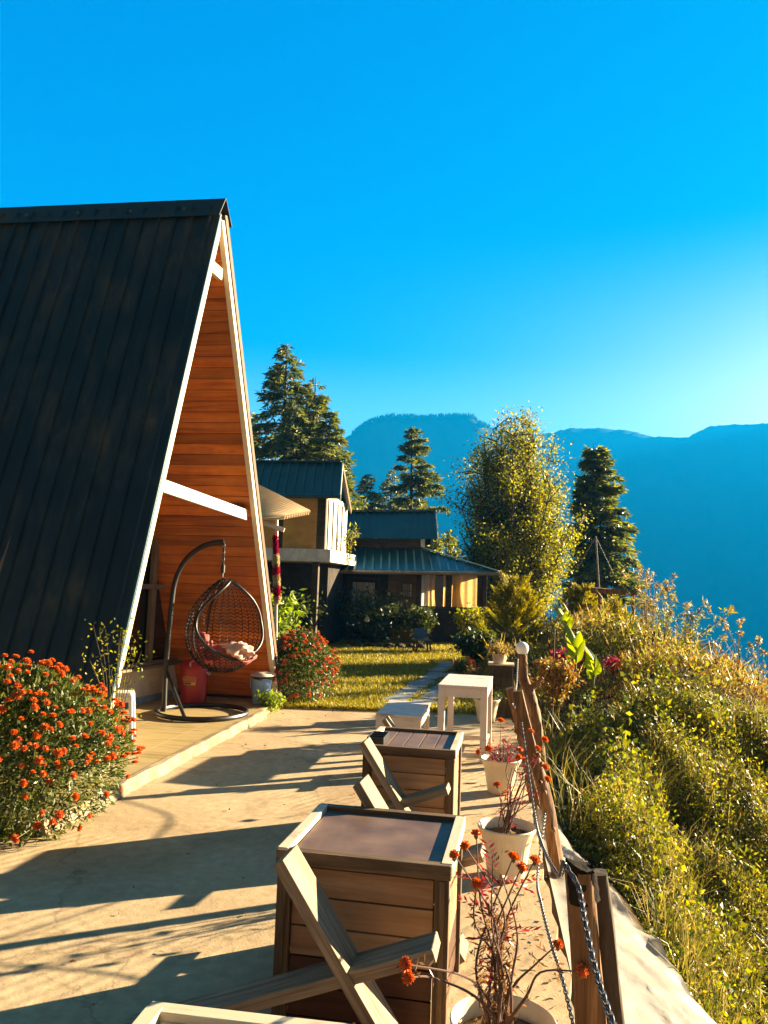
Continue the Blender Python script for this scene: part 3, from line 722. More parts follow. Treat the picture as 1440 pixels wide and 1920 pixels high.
def chain_mb(pts, pitch=.034, r=.005, wl=.011):
    """links along a polyline, every other one turned a quarter"""
    P = [Vector(p) for p in pts]; seg = [0]
    for a, c in zip(P, P[1:]): seg.append(seg[-1] + (c - a).length)
    n = int(seg[-1] / pitch); b = MB(); j = 0
    for i in range(n + 1):
        s = i * pitch
        while j < len(P) - 2 and seg[j + 1] < s: j += 1
        t = (s - seg[j]) / max(1e-6, seg[j + 1] - seg[j]); c = P[j].lerp(P[j + 1], min(1, t)); d = (P[j + 1] - P[j]).normalized()
        a = d.cross(Vector((.3, .2, 1))).normalized(); e = a.cross(d)
        if i % 2: a, e = e, -a
        hl = pitch * .62 - wl * .3
        loop = []
        for k in range(10):
            th = 2 * math.pi * k / 10; cx_ = math.cos(th) * wl; sy = math.sin(th) * wl
            loop.append(c + d * (hl * .62 * (1 if math.sin(th) > 0.01 else -1 if math.sin(th) < -.01 else 0) + sy) + a * cx_)
        b.tube(loop + [loop[0]], r, 5, False)
    return b
top_b = A(417, 1082, 8.95)
chain_mb([hook - Vector((0, 0, .01)), top_b + Vector((0, 0, .1))], .04, .006, .013).build('chain', M['steel'], egg, 50)
b = MB(); b.tube([top_b + Vector((0, 0, .14)), top_b + Vector((0, 0, .05))], .025, 8); b.tube([top_b + Vector((0, 0, .06)), top_b], .01, 6); b.build('spring', M['steel'], egg, 50)
# basket: teardrop shell, woven; opening faces the camera's right
bc = A(421, 1172, 8.95); BH = (top_b.z - A(421, 1262, 8.95).z); BR = .435
def egg_pt(th, v, k=1.0):      # v 0 bottom..1 top
    r = BR * (math.sin(math.pi * min(1, v ** .80)) ** .62 if v < .55 else math.sin(math.pi * .55 ** .80) ** .62 * (1 - ((v - .55) / .45) ** 1.5) ** .75) * k
    if v < .02: r *= v / .02 + .2
    return Vector((bc.x + r * math.cos(th), bc.y + r * math.sin(th), top_b.z - BH + v * BH))
OPEN = R_(-52)
def inopen(th, v):
    a = (th - OPEN + math.pi) % (2 * math.pi) - math.pi
    lim = R_(74) * math.sin(math.pi * max(0, min(1, (v - .16) / .80))) ** .6 if v > .16 else 0
    return abs(a) < lim
b = MB()
for i in range(30):
    th = 2 * math.pi * i / 30; run = []
    for v in np.linspace(.01, .985, 26):
        if inopen(th, v):
            if len(run) > 1: b.tube(run, .0042, 4)
            run = []
        else: run.append(egg_pt(th, v))
    if len(run) > 1: b.tube(run, .0042, 4)
for v in list(np.linspace(.03, .30, 9)) + list(np.linspace(.34, .95, 17)):
    run = []
    for i in range(61):
        th = OPEN + math.pi + 2 * math.pi * (i / 60 - .5)
        if inopen(th, v):
            if len(run) > 1: b.tube(run, .0052, 4)
            run = []
        else: run.append(egg_pt(th, v) + Vector((0, 0, .012 * (-1) ** i)))
    if len(run) > 1: b.tube(run, .0052, 4)
b.build('woven_basket', M['rattan'], egg)
b = MB(); rim = []
for sgn in (1, -1):
    vs = np.linspace(.165, .955, 26); vs = vs if sgn > 0 else vs[::-1]
    for v in vs:
        lim = R_(74) * math.sin(math.pi * max(0, min(1, (v - .16) / .80))) ** .6
        rim.append(egg_pt(OPEN + sgn * lim, v, 1.01))
b.tube(rim + [rim[0]], .016, 8, False); b.build('rim', M['steel'], egg, 50)
b = MB(); b.tube([egg_pt(OPEN + R_(-76), v, 1.01) for v in np.linspace(.05, .97, 18)], .012, 6); b.tube([egg_pt(OPEN + R_(180), v, 1.01) for v in np.linspace(.02, .97, 18)], .012, 6)
b.build('frame', M['steel'], egg, 50)
# cushions and cloth in the basket
def lump(c, r, seed, n=28, m=16, amp=.22, low=1.0):
    b = MB(); rngl = np.random.default_rng(seed); c = Vector(c); ph = rngl.uniform(0, 6.28, 12)
    for i in range(m + 1):
        t = math.pi * i / m
        for j in range(n):
            p = 2 * math.pi * j / n
            q = 1 + amp * (math.sin(3 * p + ph[0] + 2 * math.cos(t * 3 + ph[1])) * .4 + math.sin(5 * p + 4 * t + ph[2]) * .35 + math.sin(9 * p - 6 * t + ph[3]) * .25) * math.sin(t)
            b.v.append(c + Vector((r[0] * math.sin(t) * math.cos(p) * q, r[1] * math.sin(t) * math.sin(p) * q, -r[2] * math.cos(t) * q)))
    for i in range(m):
        for j in range(n):
            k = (j + 1) % n; b.f.append((i * n + j, i * n + k, (i + 1) * n + k, (i + 1) * n + j))
    return b
c0 = Vector((bc.x, bc.y, top_b.z - BH))
o = lump(c0 + Vector((.02, 0, .20)), (.33, .30, .13), 4).build('cushion', M['red_cloth'], None, 60, base=c0 + Vector((.02, 0, .2))); tag(o, 'crumpled red seat cushion lying in the rattan egg chair', 'cushion')
o = lump(c0 + Vector((.20, -.20, .27)), (.16, .13, .10), 9, amp=.5).build('blanket', M['pink_cloth'], None, 60, base=c0 + Vector((.2, -.2, .27))); tag(o, 'rumpled pale pink cloth spilling over the front rim of the egg chair', 'cloth')
o = lump(c0 + Vector((-.23, -.12, .33)), (.12, .10, .13), 14, amp=.3).build('pillow', M['red_cloth'], None, 60, base=c0 + Vector((-.23, -.12, .33))); tag(o, 'red pillow propped at the left side inside the egg chair', 'pillow')
# ------------------------------------------------------------------ red bin, blue bucket, white stool
rb0 = G(362, 1322, .085); rb0.y = 9.75; rb0.x = A(362, 1322, 9.75).x
rb = empty('rubbish_bin', rb0, 'round red plastic bin with a yellow and red label behind the egg chair', 'bin')
b = MB(); b.lathe([(.13, .002), (.15, .02), (.163, .2), (.172, .36), (.175, .40)], rb0, 36); b.disc(rb0 + Vector((0, 0, .01)), .14); b.build('body', M['redplastic'], rb, 40)
b = MB(); b.lathe([(.182, .395), (.182, .42), (.172, .46), (.145, .51), (.09, .535), (.001, .54)], rb0, 36); ld = b.build('lid', M['redplastic'], rb, 40)
b = MB(); nrm = Vector((.35, -.8, .5)).normalized(); ctr = rb0 + Vector((.045, -.115, .475))
a_ = nrm.cross(Vector((0, 0, 1))).normalized(); e_ = a_.cross(nrm)
b.prism([ctr + a_ * .095 * math.cos(t) * -1 + e_ * .055 * math.sin(t) - nrm * .01 for t in np.linspace(0, 2 * math.pi, 25)[:-1]], nrm * .028); b.build('swing_flap', M['lidgrey'], ld, 40)
b = MB(); b.tube([rb0 + Vector((.172 * math.cos(t) , .172 * math.sin(t), .385)) + Vector((.03, -.01, -.03)) * s for t, s in ((R_(-22), 0), (R_(-18), 1), (R_(-8), 1), (R_(-4), 0))], .008, 6); b.build('handle', M['lidgrey'], rb, 40)
# curved label facing the camera with its lettering
def wrap(b, r, a0, a1, z0, z1, c):
    for i in range(8):
        t0, t1 = a0 + (a1 - a0) * i / 8, a0 + (a1 - a0) * (i + 1) / 8
        b.poly([c + Vector((r * math.cos(t0), r * math.sin(t0), z0)), c + Vector((r * math.cos(t1), r * math.sin(t1), z0)), c + Vector((r * math.cos(t1), r * math.sin(t1), z1)), c + Vector((r * math.cos(t0), r * math.sin(t0), z1))])
b = MB(); wrap(b, .176, R_(-122), R_(-72), .235, .335, rb0); lb = b.build('label', M['label'], rb)
b = MB(); wrap(b, .178, R_(-120), R_(-74), .272, .330, rb0); b.build('red_band', M['labelred'], lb)
b = MB(); wrap(b, .178, R_(-118), R_(-90), .242, .266, rb0); b.build('dark_band', M['black'], lb)
tcv = bpy.data.curves.new('lettering', 'FONT'); tcv.body = 'RATAN'; tcv.size = .05; tcv.align_x = 'CENTER'; tcv.align_y = 'CENTER'; tcv.extrude = .0006; tcv.materials.append(M['label'])
tmp = bpy.data.objects.new('lettering', tcv); COL.objects.link(tmp); C.view_layer.update()
tme = bpy.data.meshes.new_from_object(tmp.evaluated_get(C.evaluated_depsgraph_get())); bpy.data.objects.remove(tmp)
to = bpy.data.objects.new('lettering', tme); COL.objects.link(to); to.parent = lb
an = R_(-97); to.location = Vector((.182 * math.cos(an), .182 * math.sin(an), .301)); to.rotation_euler = (R_(90), 0, an + R_(90))
bb0 = Vector((A(488, 1330, 9.85).x, 9.85, .085))
bb = empty('bucket', bb0, 'pale blue plastic bucket under a grey lid at the foot of the cabin gable', 'bucket')
b = MB(); b.lathe([(.001, .004), (.098, .004), (.104, .02), (.128, .30), (.136, .305), (.136, .322), (.128, .325)], bb0, 32); b.build('body', M['bluebucket'], bb, 40)
b = MB(); b.lathe([(.15, .345), (.156, .352), (.14, .375), (.07, .395), (.001, .398)], bb0 + Vector((.005, 0, 0)), 32, lambda t, z: 1 + .03 * math.sin(3 * t)); b.build('lid', M['lidgrey'], bb, 40)
o = lump(bb0 + Vector((.01, 0, .325)), (.135, .135, .03), 3, amp=.4); o.build('bin_liner', M['black'], bb, 60)
b = MB(); b.tube([bb0 + Vector((-.136 + .02 * math.sin(math.pi * t), -.11 * math.sin(math.pi * t) - .02, .31 - .1 * math.sin(math.pi * t))) for t in np.linspace(0, 1, 9)], .004, 5); b.build('handle', M['greybar'], bb, 40)
st0 = Vector((A(217, 1398, 7.45).x, 7.45, .085))
stl = empty('plastic_stool', st0, 'white plastic stool with rounded edges beside the low porch wall', 'stool', rz=R_(12))
b = MB(); b.hexa([(-.135, -.115, .41), (.135, -.115, .41), (.135, .115, .41), (-.135, .115, .41), (-.125, -.105, .44), (.125, -.105, .44), (.125, .105, .44), (-.125, .105, .44)]); b.build('seat', M['whiteplastic'], stl, None, .018, world=False)
for sx_ in (-1, 1):
    for sy_ in (-1, 1):
        plank('leg', (sx_ * .145, sy_ * .125, 0), (sx_ * .115, sy_ * .095, .415), .045, .035, M['whiteplastic'], stl, up=(1, 0, 0), bevel=.008, world=False)
    plank('apron', (sx_ * .118, -.1, .38), (sx_ * .118, .1, .38), .02, .06, M['whiteplastic'], stl, bevel=.006, world=False)
for sy_ in (-1, 1): plank('apron', (-.12, sy_ * .098, .38), (.12, sy_ * .098, .38), .02, .06, M['whiteplastic'], stl, bevel=.006, world=False)
# ------------------------------------------------------------------ box tables
def box_table(loc, rz, w, d, h, label, top='plain'):
    t = empty('box_table', loc, label, 'table', 'wooden box tables', rz)
    W2, D2 = w / 2, d / 2
    bd = MB(); dk = MB()
    n = 5; hh = (h - .10) / n
    for i in range(n):
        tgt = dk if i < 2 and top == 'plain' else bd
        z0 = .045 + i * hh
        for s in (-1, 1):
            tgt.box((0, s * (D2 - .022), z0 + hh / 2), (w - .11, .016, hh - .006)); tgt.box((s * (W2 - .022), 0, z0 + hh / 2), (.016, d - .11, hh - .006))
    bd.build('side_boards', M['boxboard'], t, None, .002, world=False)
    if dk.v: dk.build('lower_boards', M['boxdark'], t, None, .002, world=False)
    for sx in (-1, 1):
        for sy in (-1, 1):
            plank('corner_post', (sx * (W2 - .024), sy * (D2 - .024), 0), (sx * (W2 - .024), sy * (D2 - .024), h - .045), .052, .052, M['tablewood'], t, up=(1, 0, 0), world=False)
            plank('corner_batten', (sx * (W2 - .024), sy * (D2 + .005), .004), (sx * (W2 - .024), sy * (D2 + .005), h - .05), .02, .010, M['tablewood'], t, up=(0, 1, 0), world=False)
    for s in (-1, 1):
        plank('top_rail', (-W2 - .008, s * (D2 - .012), h - .022), (W2 + .008, s * (D2 - .012), h - .022), .044, .05, M['tablewood'], t, world=False)
        plank('top_rail', (s * (W2 - .010), -D2 + .012, h - .021), (s * (W2 - .010), D2 - .012, h - .021), .042, .052, M['palesunlitedge'], t, world=False)  # side rails paler: sunlight on them is put into the colour
        plank('bottom_rail', (-W2 + .05, s * (D2 - .022), .022), (W2 - .05, s * (D2 - .022), .022), .03, .04, M['tablewood'], t, world=False)
    b = MB()
    if top == 'boards':
        k = 5; ww = (w - .075) / k
        for i in range(k): b.box((-w / 2 + .0375 + ww * (i + .5), 0, h - .024), (ww - .007, d - .07, .018))
    else: b.box((0, 0, h - .024), (w - .075, d - .07, .018))
    o = b.build('table_top', M['boxtop'], t, None, .002, world=False)
    return t
box0 = box_table((-.22, 1.57, 0), R_(-8), .66, .62, .60, 'wooden box table with only its pale top edge showing, cut off below', 'plain')
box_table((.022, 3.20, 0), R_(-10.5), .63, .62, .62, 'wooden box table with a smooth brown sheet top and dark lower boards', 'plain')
bt2 = box_table((.262, 5.27, 0), R_(-10), .575, .66, .60, 'wooden box table with a top of five brown boards holding a black ashtray', 'boards')
for ch in box0.children:
    if ch.name.split('.')[0] in ('top_rail', 'table_top'): ch.data.materials[0] = M['palesunlitedge']  # sunlit rails and top of this table get their brightness from pale colour
# black three-celled tray on the second table
tl = G(709, 1390, .61); tr_ = empty('ashtray', Vector((tl.x, tl.y + .11, .5853)), 'small black tray of three square cells on the boarded box table', 'tray', rz=R_(-10))
b = MB(); b.box((0, 0, .004), (.11, .22, .007)); b.build('base', M['black'], tr_, world=False)
b = MB()
for s in (-1, 1): b.box((s * .052, 0, .028), (.007, .22, .042))
for i in range(4): b.box((0, -.1065 + i * .071, .0275), (.0965, .007, .041))
b.build('cell_walls', M['black'], tr_, None, .0015, world=False)
# ------------------------------------------------------------------ two-plank chairs
def plank_chair(tip, rz, label, tail=False):
    """tip: the far top corner of the back board, as surveyed; its height sizes the chair"""
    k = tip.z / .755
    r = Matrix.Rotation(rz, 3, 'Z'); off = r @ Vector((-.405 * k, .085, 0)); loc = Vector((tip.x, tip.y, 0)) - off; loc.z = 0
    t = empty('plank_chair', loc, label, 'chair', 'two-plank chairs facing the valley', rz)
    plank('backrest', (.085 * k, 0, .018), (-.415 * k, 0, .735 * k), .17, .042, M['plank'], t, up=(.82, 0, .57), bevel=.004, world=False)
    if not tail: plank('rear_leg', (-.55 * k, 0, 0), (-.55 * k, 0, .175 * k), .12, .04, M['plank'], t, up=(1, 0, 0), world=False)
    plank('seat', (-1.015 * k, 0, .03) if tail else (-.66 * k, 0, .162 * k), (.165 * k, 0, .47 * k), .145, .042, M['plank'], t, bevel=.004, world=False)
    return t
plank_chair(G(553, 1578, .69), R_(-10), 'grey two-plank chair at the front side of the smooth-topped box table', True)
plank_chair(A(688, 1447, 3.70), R_(-12), 'two-plank chair standing in the gap between the two box tables')
plank_chair(G(691, 1379, .68), R_(-11), 'two-plank chair set against the front of the box table with the black ashtray')
plank_chair(A(727, 1341, 6.85), R_(-10), 'two-plank chair just before the low white slatted table, behind the ashtray table')
# ------------------------------------------------------------------ white tables
def white_table(name, loc, rz, w, d, h, nsl, label, leg=.06, stretch=True):
    t = empty(name, loc, label, 'table', None, rz); W2, D2 = w / 2, d / 2
    b = MB(); ww = w / nsl if nsl < 5 else d / nsl
    if nsl < 5:
        for i in range(nsl): b.box((-W2 + ww * (i + .5), 0, h - .012), (ww - .003, d, .024))
    else:
        for i in range(nsl): b.box((0, -D2 + ww * (i + .5), h - .012), (w, ww - .008, .024))
    b.build('table_top', M['whitewood'], t, None, .003, world=False)
    for sx in (-1, 1):
        for sy in (-1, 1): plank('leg', (sx * (W2 - leg / 2 - .004), sy * (D2 - leg / 2 - .004), 0), (sx * (W2 - leg / 2 - .004), sy * (D2 - leg / 2 - .004), h - .025), leg, leg, M['whitewood'], t, up=(1, 0, 0), world=False)
    ah = .085
    for s in (-1, 1):
        plank('apron', (-W2 + leg + .004, s * (D2 - .018), h - .026 - ah / 2), (W2 - leg - .004, s * (D2 - .018), h - .026 - ah / 2), .022, ah, M['whitewood'], t, world=False)
        plank('apron', (s * (W2 - .018), -D2 + leg + .004, h - .026 - ah / 2), (s * (W2 - .018), D2 - leg - .004, h - .026 - ah / 2), .022, ah, M['whitewood'], t, world=False)
        if stretch: plank('stretcher', (s * (W2 - leg / 2 - .004), -D2 + leg, .10), (s * (W2 - leg / 2 - .004), D2 - leg, .10), .025, .04, M['whitewood'], t, world=False)
    if stretch:
        for s in (-1, 1): plank('stretcher', (-W2 + leg, s * (D2 - leg / 2), .06), (W2 - leg, s * (D2 - leg / 2), .06), .025, .04, M['whitewood'], t, world=False)
    return t
white_table('tall_table', (.89, 7.83, 0), R_(-11), .47, .96, .70, 3, 'tall white painted wooden table with straight legs beside the chain fence', .062)
white_table('low_table', (.27, 7.74, 0), R_(-9), .43, .90, .42, 9, 'low white slatted table to the left of the tall white table', .055, False)
# ------------------------------------------------------------------ pots
def pot(loc, label, s=1.0, grp='cream fluted plant pots on the terrace'):
    t = empty('flower_pot', loc, label, 'pot', grp); loc = Vector(loc)
    fl = lambda t_, z: 1 + (.012 * math.cos(36 * t_) if .02 < z / s < .235 else 0)
    b = MB(); prof = [(.001, .003), (.098, .003), (.104, .010), (.108, .03), (.118, .10), (.130, .17), (.144, .225), (.152, .24), (.164, .262), (.167, .272), (.162, .278), (.156, .272), (.150, .25), (.142, .222)]
    b.lathe([(r * s, z * s) for r, z in prof], loc, 108, fl); b.build('body', M['pot'], t, 50)
    b = MB(); rngp = random.Random(int(loc.x * 1000)); n = 26
    b.lathe([(.140 * s, .222 * s), (.10 * s, .234 * s), (.05 * s, .238 * s), (.001, .24 * s)], loc, n, lambda t_, z: 1)
    for i in range(n, len(b.v)): b.v[i].z += rngp.uniform(-.008, .01)
    for i in range(60):
        a_ = rngp.uniform(0, 6.28); rr = rngp.uniform(0, .12) * s; b.ball(loc + Vector((rr * math.cos(a_), rr * math.sin(a_), .238 * s)), rngp.uniform(.003, .007), 6, 4)
    b.build('soil', M['potsoil'], t, 60)
    return t
POTS = [Vector((.425, 2.52, 0)), Vector((.76, 4.52, 0)), Vector((1.005, 6.32, 0)), Vector((1.34, 9.62, 0))]
pot(POTS[0], 'cream fluted pot cut off below, holding a tall dry marigold')
pot(POTS[1], 'cream fluted pot with bare soil and spindly red stems beside the smooth-topped box table')
pot(POTS[2], 'cream fluted pot with red seedlings in front of the tall white table', .97)
pot(POTS[3], 'cream fluted pot standing in the shade behind the legs of the tall white table', 1.0)
#@@
# ================================================================== FENCE: LOG POSTS, CHAINS, LAMP
def log_mb(pts, rad, seed, n=14, knots=True):
    rg = np.random.default_rng(seed); P = catmull(pts, 6) if len(pts) > 2 else [Vector(pts[0]).lerp(Vector(pts[1]), t) for t in np.linspace(0, 1, 10)]
    R = np.interp(np.linspace(0, 1, len(P)), np.linspace(0, 1, len(rad)), rad); b = MB(); b.tube(P, list(R), n); ph = rg.uniform(0, 6.28, 4)
    if knots and len(P) > 9 and max(rad) > .03:
        for _ in range(5): q = P[int(rg.integers(2, len(P) - 2))]; a_ = rg.uniform(3.3, 6.1); b.ball(q + Vector((math.cos(a_), math.sin(a_), 0)) * max(rad) * .86, max(rad) * .42, 8, 6)
    for i in range(len(P)):
        for j in range(n):
            v = b.v[i * n + j]; t = 2 * math.pi * j / n
            k = 1 + .09 * math.sin(3 * t + ph[0] + i * .35) + .06 * math.sin(5 * t + ph[1] - i * .2) + .05 * rg.normal(); b.v[i * n + j] = P[i] + (v - P[i]) * k
    return b
def log_post(name, pts, rad, label, seed, mat='log', group='log posts of the chain fence'):
    base = Vector(pts[0]); base.z = max(base.z, -.1)
    t = empty(name, base, label, 'post', group)
    log_mb(pts, rad, seed).build('shaft', M[mat], t, 45); return t
g1 = log_post('fence_post', [(.635, 2.1, -.12), (.59, 2.1, .4), (.548, 2.1, .88)], [.042, .039, .037], 'thick log post nearest the camera with a chain draped over its charred top', 2)
log_mb([(.5545, 2.1, .80), (.5485, 2.1, .878), (.548, 2.1, .886)], [.0385, .0392, .035], 2, 14, False).build('charred_top', M['charred'], g1, 40)
log_post('fence_post', [(.705, 2.17, -.12), (.66, 2.17, .4), (.612, 2.17, .85)], [.036, .033, .028], 'rough split log standing against the right side of the nearest chain post', 3, 'bark')
log_post('fence_post', [(1.12, 4.75, -.12), (1.03, 4.75, .35), (.93, 4.75, .68), (.85, 4.75, 1.0)], [.042, .038, .035, .030], 'long crooked log post leaning left between the two middle flower pots', 4)
log_post('fence_post', [(1.26, 6.1, -.12), (1.15, 6.1, .40), (1.03, 6.1, .85)], [.042, .040, .038], 'straight pale log post leaning left behind the crooked one', 5)
lp = empty('lamp_post', (1.56, 7.4, -.1), 'forked log post carrying a white globe lamp beside the tall white table', 'lamp')
log_mb([(1.56, 7.4, -.12), (1.52, 7.4, .30), (1.44, 7.4, .62), (1.375, 7.4, .78), (1.36, 7.4, 1.0)], [.05, .05, .052, .046, .044], 6).build('shaft', M['log'], lp, 45)
log_mb([(1.42, 7.4, .68), (1.49, 7.37, .74), (1.55, 7.35, .80)], [.03, .022, .014], 8, 8).build('branch_stub', M['log'], lp, 45)
MB().ball((1.358, 7.4, 1.063), .062, 28, 18).build('globe', M['globe'], lp, 80)
MB().lathe([(.036, 1.0), (.036, 1.008), (.03, 1.012)], (1.36, 7.4, 0), 20).build('socket', M['black'], lp, 40)
def chain(pts, label, pitch=.020, r=.0026, wl=.0062):
    P = catmull(pts, 10); o = chain_mb(P, pitch, r, wl).build('chain', M['chain'], None, 50, base=P[0]); tag(o, label, 'chain', 'steel chains strung along the log posts'); return o
pt1 = Vector((.50, 2.08, .90))
chain([pt1, A(1046, 1640, 2.55), A(1016, 1583, 3.2), A(1001, 1519, 4.0), Vector((.865, 4.70, .82))], 'upper steel chain sagging from the nearest post to the crooked post')
chain([Vector((.865, 4.70, .82)), A(981, 1375, 5.3), A(972, 1335, 5.8), Vector((1.04, 6.05, .74)), A(968, 1285, 6.7), Vector((1.31, 7.36, .98))], 'steel chain running from the crooked post up to the globe lamp')
chain([Vector((1.02, 4.72, .30)), A(1008, 1640, 4.1), A(1016, 1699, 3.4), A(1035, 1774, 2.95), A(1057, 1845, 2.6), Vector((.585, 2.12, .30))], 'lower steel chain hanging close above the terrace floor')
chain([pt1, A(1085, 1665, 1.99), A(1098, 1735, 1.84), A(1120, 1830, 1.66), A(1152, 1925, 1.48), A(1200, 2020, 1.3)], 'shiny chain hanging down in front of the nearest log post', .019, .0027, .0062)
# milky plastic sheet laid over the edge of the drop
ys = np.linspace(6.15, .9, 150); ts = np.linspace(0, 1, 44); rg = np.random.default_rng(12)
wd = np.interp(ys, [.9, 2, 3, 3.82, 4.27, 4.6, 5.0, 5.6, 6.15], [.95, .90, .84, .72, .60, .47, .34, .20, .05])
Y, T = np.meshgrid(ys, ts, indexing='ij'); s_ = T * wd[:, None]
X = edgeX(Y) + .03 + s_
Z = -.035 - .50 * s_ + .045 * T * (1 - np.abs(np.sin(Y * 5.2 + T * 2.2 + vnoise(Y * 2, X * 2, 35) * 1.4)) ** .45) + .02 * T * (1 - np.abs(np.sin(Y * 12 - T * 3.5 + vnoise(Y * 3, X * 3, 36) * 2)) ** .5) + .028 * np.sin(T * 7 + Y * 4 + vnoise(X * 5, Y * 5, 31) * 3) * T + .035 * (1 - np.abs(vnoise(X * 3.0 + Y * 2.5, Y * 2.2, 33)) ** .5) * sstep(0, .3, T) - .02 + .030 * (1 - np.abs(vnoise(X * 3 + Y * 7, Y * 3 - X * 5, 34)) ** .4) * sstep(.02, .2, T)
V = np.stack([X, Y, Z], -1).reshape(-1, 3); ii = (np.arange(149)[:, None] * 44 + np.arange(43)[None]).ravel()
o = mesh_np('plastic_sheet', V, np.stack([ii, ii + 1, ii + 45, ii + 44], 1), M['plasticsheet'], base=(1, 3.5, -.2)); o.data.shade_smooth()
tag(o, 'crinkled milky plastic sheet draped over the terrace edge beside the log posts', 'plastic sheet')
# ================================================================== FLOWERS
def flower_mesh(name, r, seed, mat):
    rg = np.random.default_rng(seed); P = []; D = []; Ls = []; Ws = []
    for ring, (el, k, l) in enumerate(((.05, 13, 1.0), (.35, 12, .98), (.65, 10, .92), (.95, 8, .85), (1.3, 5, .8))):
        for j in range(k):
            a = 2 * math.pi * j / k + ring * .4 + rg.normal() * .12
            d = np.array([math.cos(a) * math.cos(el), math.sin(a) * math.cos(el), math.sin(el)]); P.append(d * r * .25); D.append(d + rg.normal(size=3) * .12); Ls.append(r * l * .85); Ws.append(r * .55)
    V = leafV(np.array(P), np.array(D), np.array(Ls), np.array(Ws), rg)
    b = MB(); b.ball((0, 0, r * .1), r * .70, 10, 7, .75); V2 = np.array([tuple(v) for v in b.v])
    me = bpy.data.meshes.new(name); F_ = [tuple(range(i, i + 4)) for i in range(0, len(V), 4)] + [tuple(len(V) + i for i in f) for f in b.f]
    me.from_pydata(np.concatenate([V, V2]).tolist(), [], F_); me.materials.append(mat); return me
FM = [flower_mesh('flower_head', 1, 40 + i, M['flower']) for i in range(4)]
FMr = [flower_mesh('flower_head', 1, 60 + i, M['flower_red']) for i in range(4)]
def put_flower(parent, pos, r, d, rg, kinds, name='flower_head'):
    o = bpy.data.objects.new(name, kinds[int(rg.integers(len(kinds)))]); COL.objects.link(o); o.parent = parent
    q = Vector(d).to_track_quat('Z', 'Y'); o.matrix_basis = Matrix.LocRotScale(Vector(pos) - base_of(parent), q, Vector((r, r, r * float(rg.uniform(.75, 1)))))
    return o
CAMP = np.array([0, 0, CAMZ])
def marigold_bush(loc, rad, h, nleaf, nfl, label, seed, kinds, fr, lsize=.05, extra=0):
    t = empty('marigold_bush', loc, label, 'flower bush', 'marigold bushes'); rg = np.random.default_rng(seed); c = np.array(loc, float)
    n = nleaf; u = rg.normal(size=(n, 3)); u[:, 2] = np.where(rg.random(n) < .72, np.abs(u[:, 2]), -np.abs(u[:, 2]) * .9); u = unit(u)
    lumpf = 1 + .13 * vnoise(u[:, 0] * 4 + u[:, 2] * 3, u[:, 1] * 4, seed)
    rr = (1 - .55 * rg.random(n) ** 1.8) * lumpf; hx = 1 - .30 * np.maximum(u[:, 2], 0) ** 1.3
    P = c + np.stack([u[:, 0] * rad[0] * rr * hx, u[:, 1] * rad[1] * rr * hx, h * .46 + u[:, 2] * h * .52 * rr], 1); P[:, 2] = np.maximum(P[:, 2], c[2] + .02)
    D = u * .9 + rg.normal(size=(n, 3)) * .8 + np.array([0, 0, .25])
    leaves('foliage', P, D, rg.uniform(.6, 1.3, n) * lsize, rg.uniform(.16, .28, n) * lsize * 1.25, M['leaf_bush'], t, seed)
    b = MB()
    for i in range(70):
        a = rg.uniform(0, 6.28); q = rg.uniform(.2, .95); e = Vector((c[0] + rad[0] * q * math.cos(a), c[1] + rad[1] * q * math.sin(a), c[2] + h * (.95 - .5 * q * q)))
        s0 = Vector(c) + Vector((math.cos(a) * rad[0] * .35 * q, math.sin(a) * rad[1] * .35 * q, 0)); b.tube([s0, s0.lerp(e, .5) + Vector((0, 0, .08)), e], [.006, .004, .002], 4, False)
    b.build('stems', M['stem_green'], t)
    sb = MB(); k = 0
    while k < nfl:
        v = rg.normal(size=3); v[2] = abs(v[2]) * .8 if rg.random() < .7 else -abs(v[2]) * .8; v /= np.linalg.norm(v)
        hv = 1 - .30 * max(v[2], 0) ** 1.3; p = c + np.array([v[0] * rad[0] * hv, v[1] * rad[1] * hv, h * .46 + v[2] * h * .52])
        if p[2] < c[2] + .06: continue
        if np.dot(v, unit((CAMP - p)[None])[0]) < .08: continue
        if A_in(p) is False: continue
        d = v + np.array([0, 0, .7]) + rg.normal(size=3) * .3; out = p + unit(d[None])[0] * rg.uniform(.02, .10)
        put_flower(t, out, fr * (rg.uniform(.8, 1.25) if rg.random() < .75 else rg.uniform(.4, .7)), d, rg, kinds); sb.tube([Vector(p) - Vector(d) * .06, Vector(out)], .0025, 4, False); k += 1
    if extra:          # the rest of the blooms, one mass
        fl = kinds[0]; nv = len(fl.vertices); co = np.zeros(nv * 3); fl.vertices.foreach_get('co', co); co = co.reshape(-1, 3)[:len(fl.polygons) * 4]
        nq = sum(1 for p in fl.polygons if len(p.vertices) == 4 and p.index < 48); Vs = []
        while len(Vs) < extra:
            v = rg.normal(size=3); v[2] = abs(v[2]) * .9 - .3 * rg.random(); v /= np.linalg.norm(v); hv = 1 - .30 * max(v[2], 0) ** 1.3; p = c + np.array([v[0] * rad[0] * hv, v[1] * rad[1] * hv, h * .46 + v[2] * h * .52])
            if p[2] < c[2] + .05: continue
            Vs.append(p + v * rg.uniform(.0, .09) + co[:nq * 4] * fr * rg.uniform(.7, 1.1))
        VV = np.concatenate(Vs); fo = mesh_np('flower_heads', VV, np.arange(len(VV)).reshape(-1, 4), fl.materials[0], t); fo['kind'] = 'stuff'
    struct(sb.build('flower_stalks', M['stem_green'], t), 'stuff')
    return t
def A_in(p):
    d = Vector(p) - Vector((0, 0, CAMZ)); w = d.dot(fw)
    if w < .3: return False
    px = 720 + F * d.dot(cx) / w; py = 960 - F * d.dot(cy) / w
    return 4 < px < 1436 and 4 < py < 1916
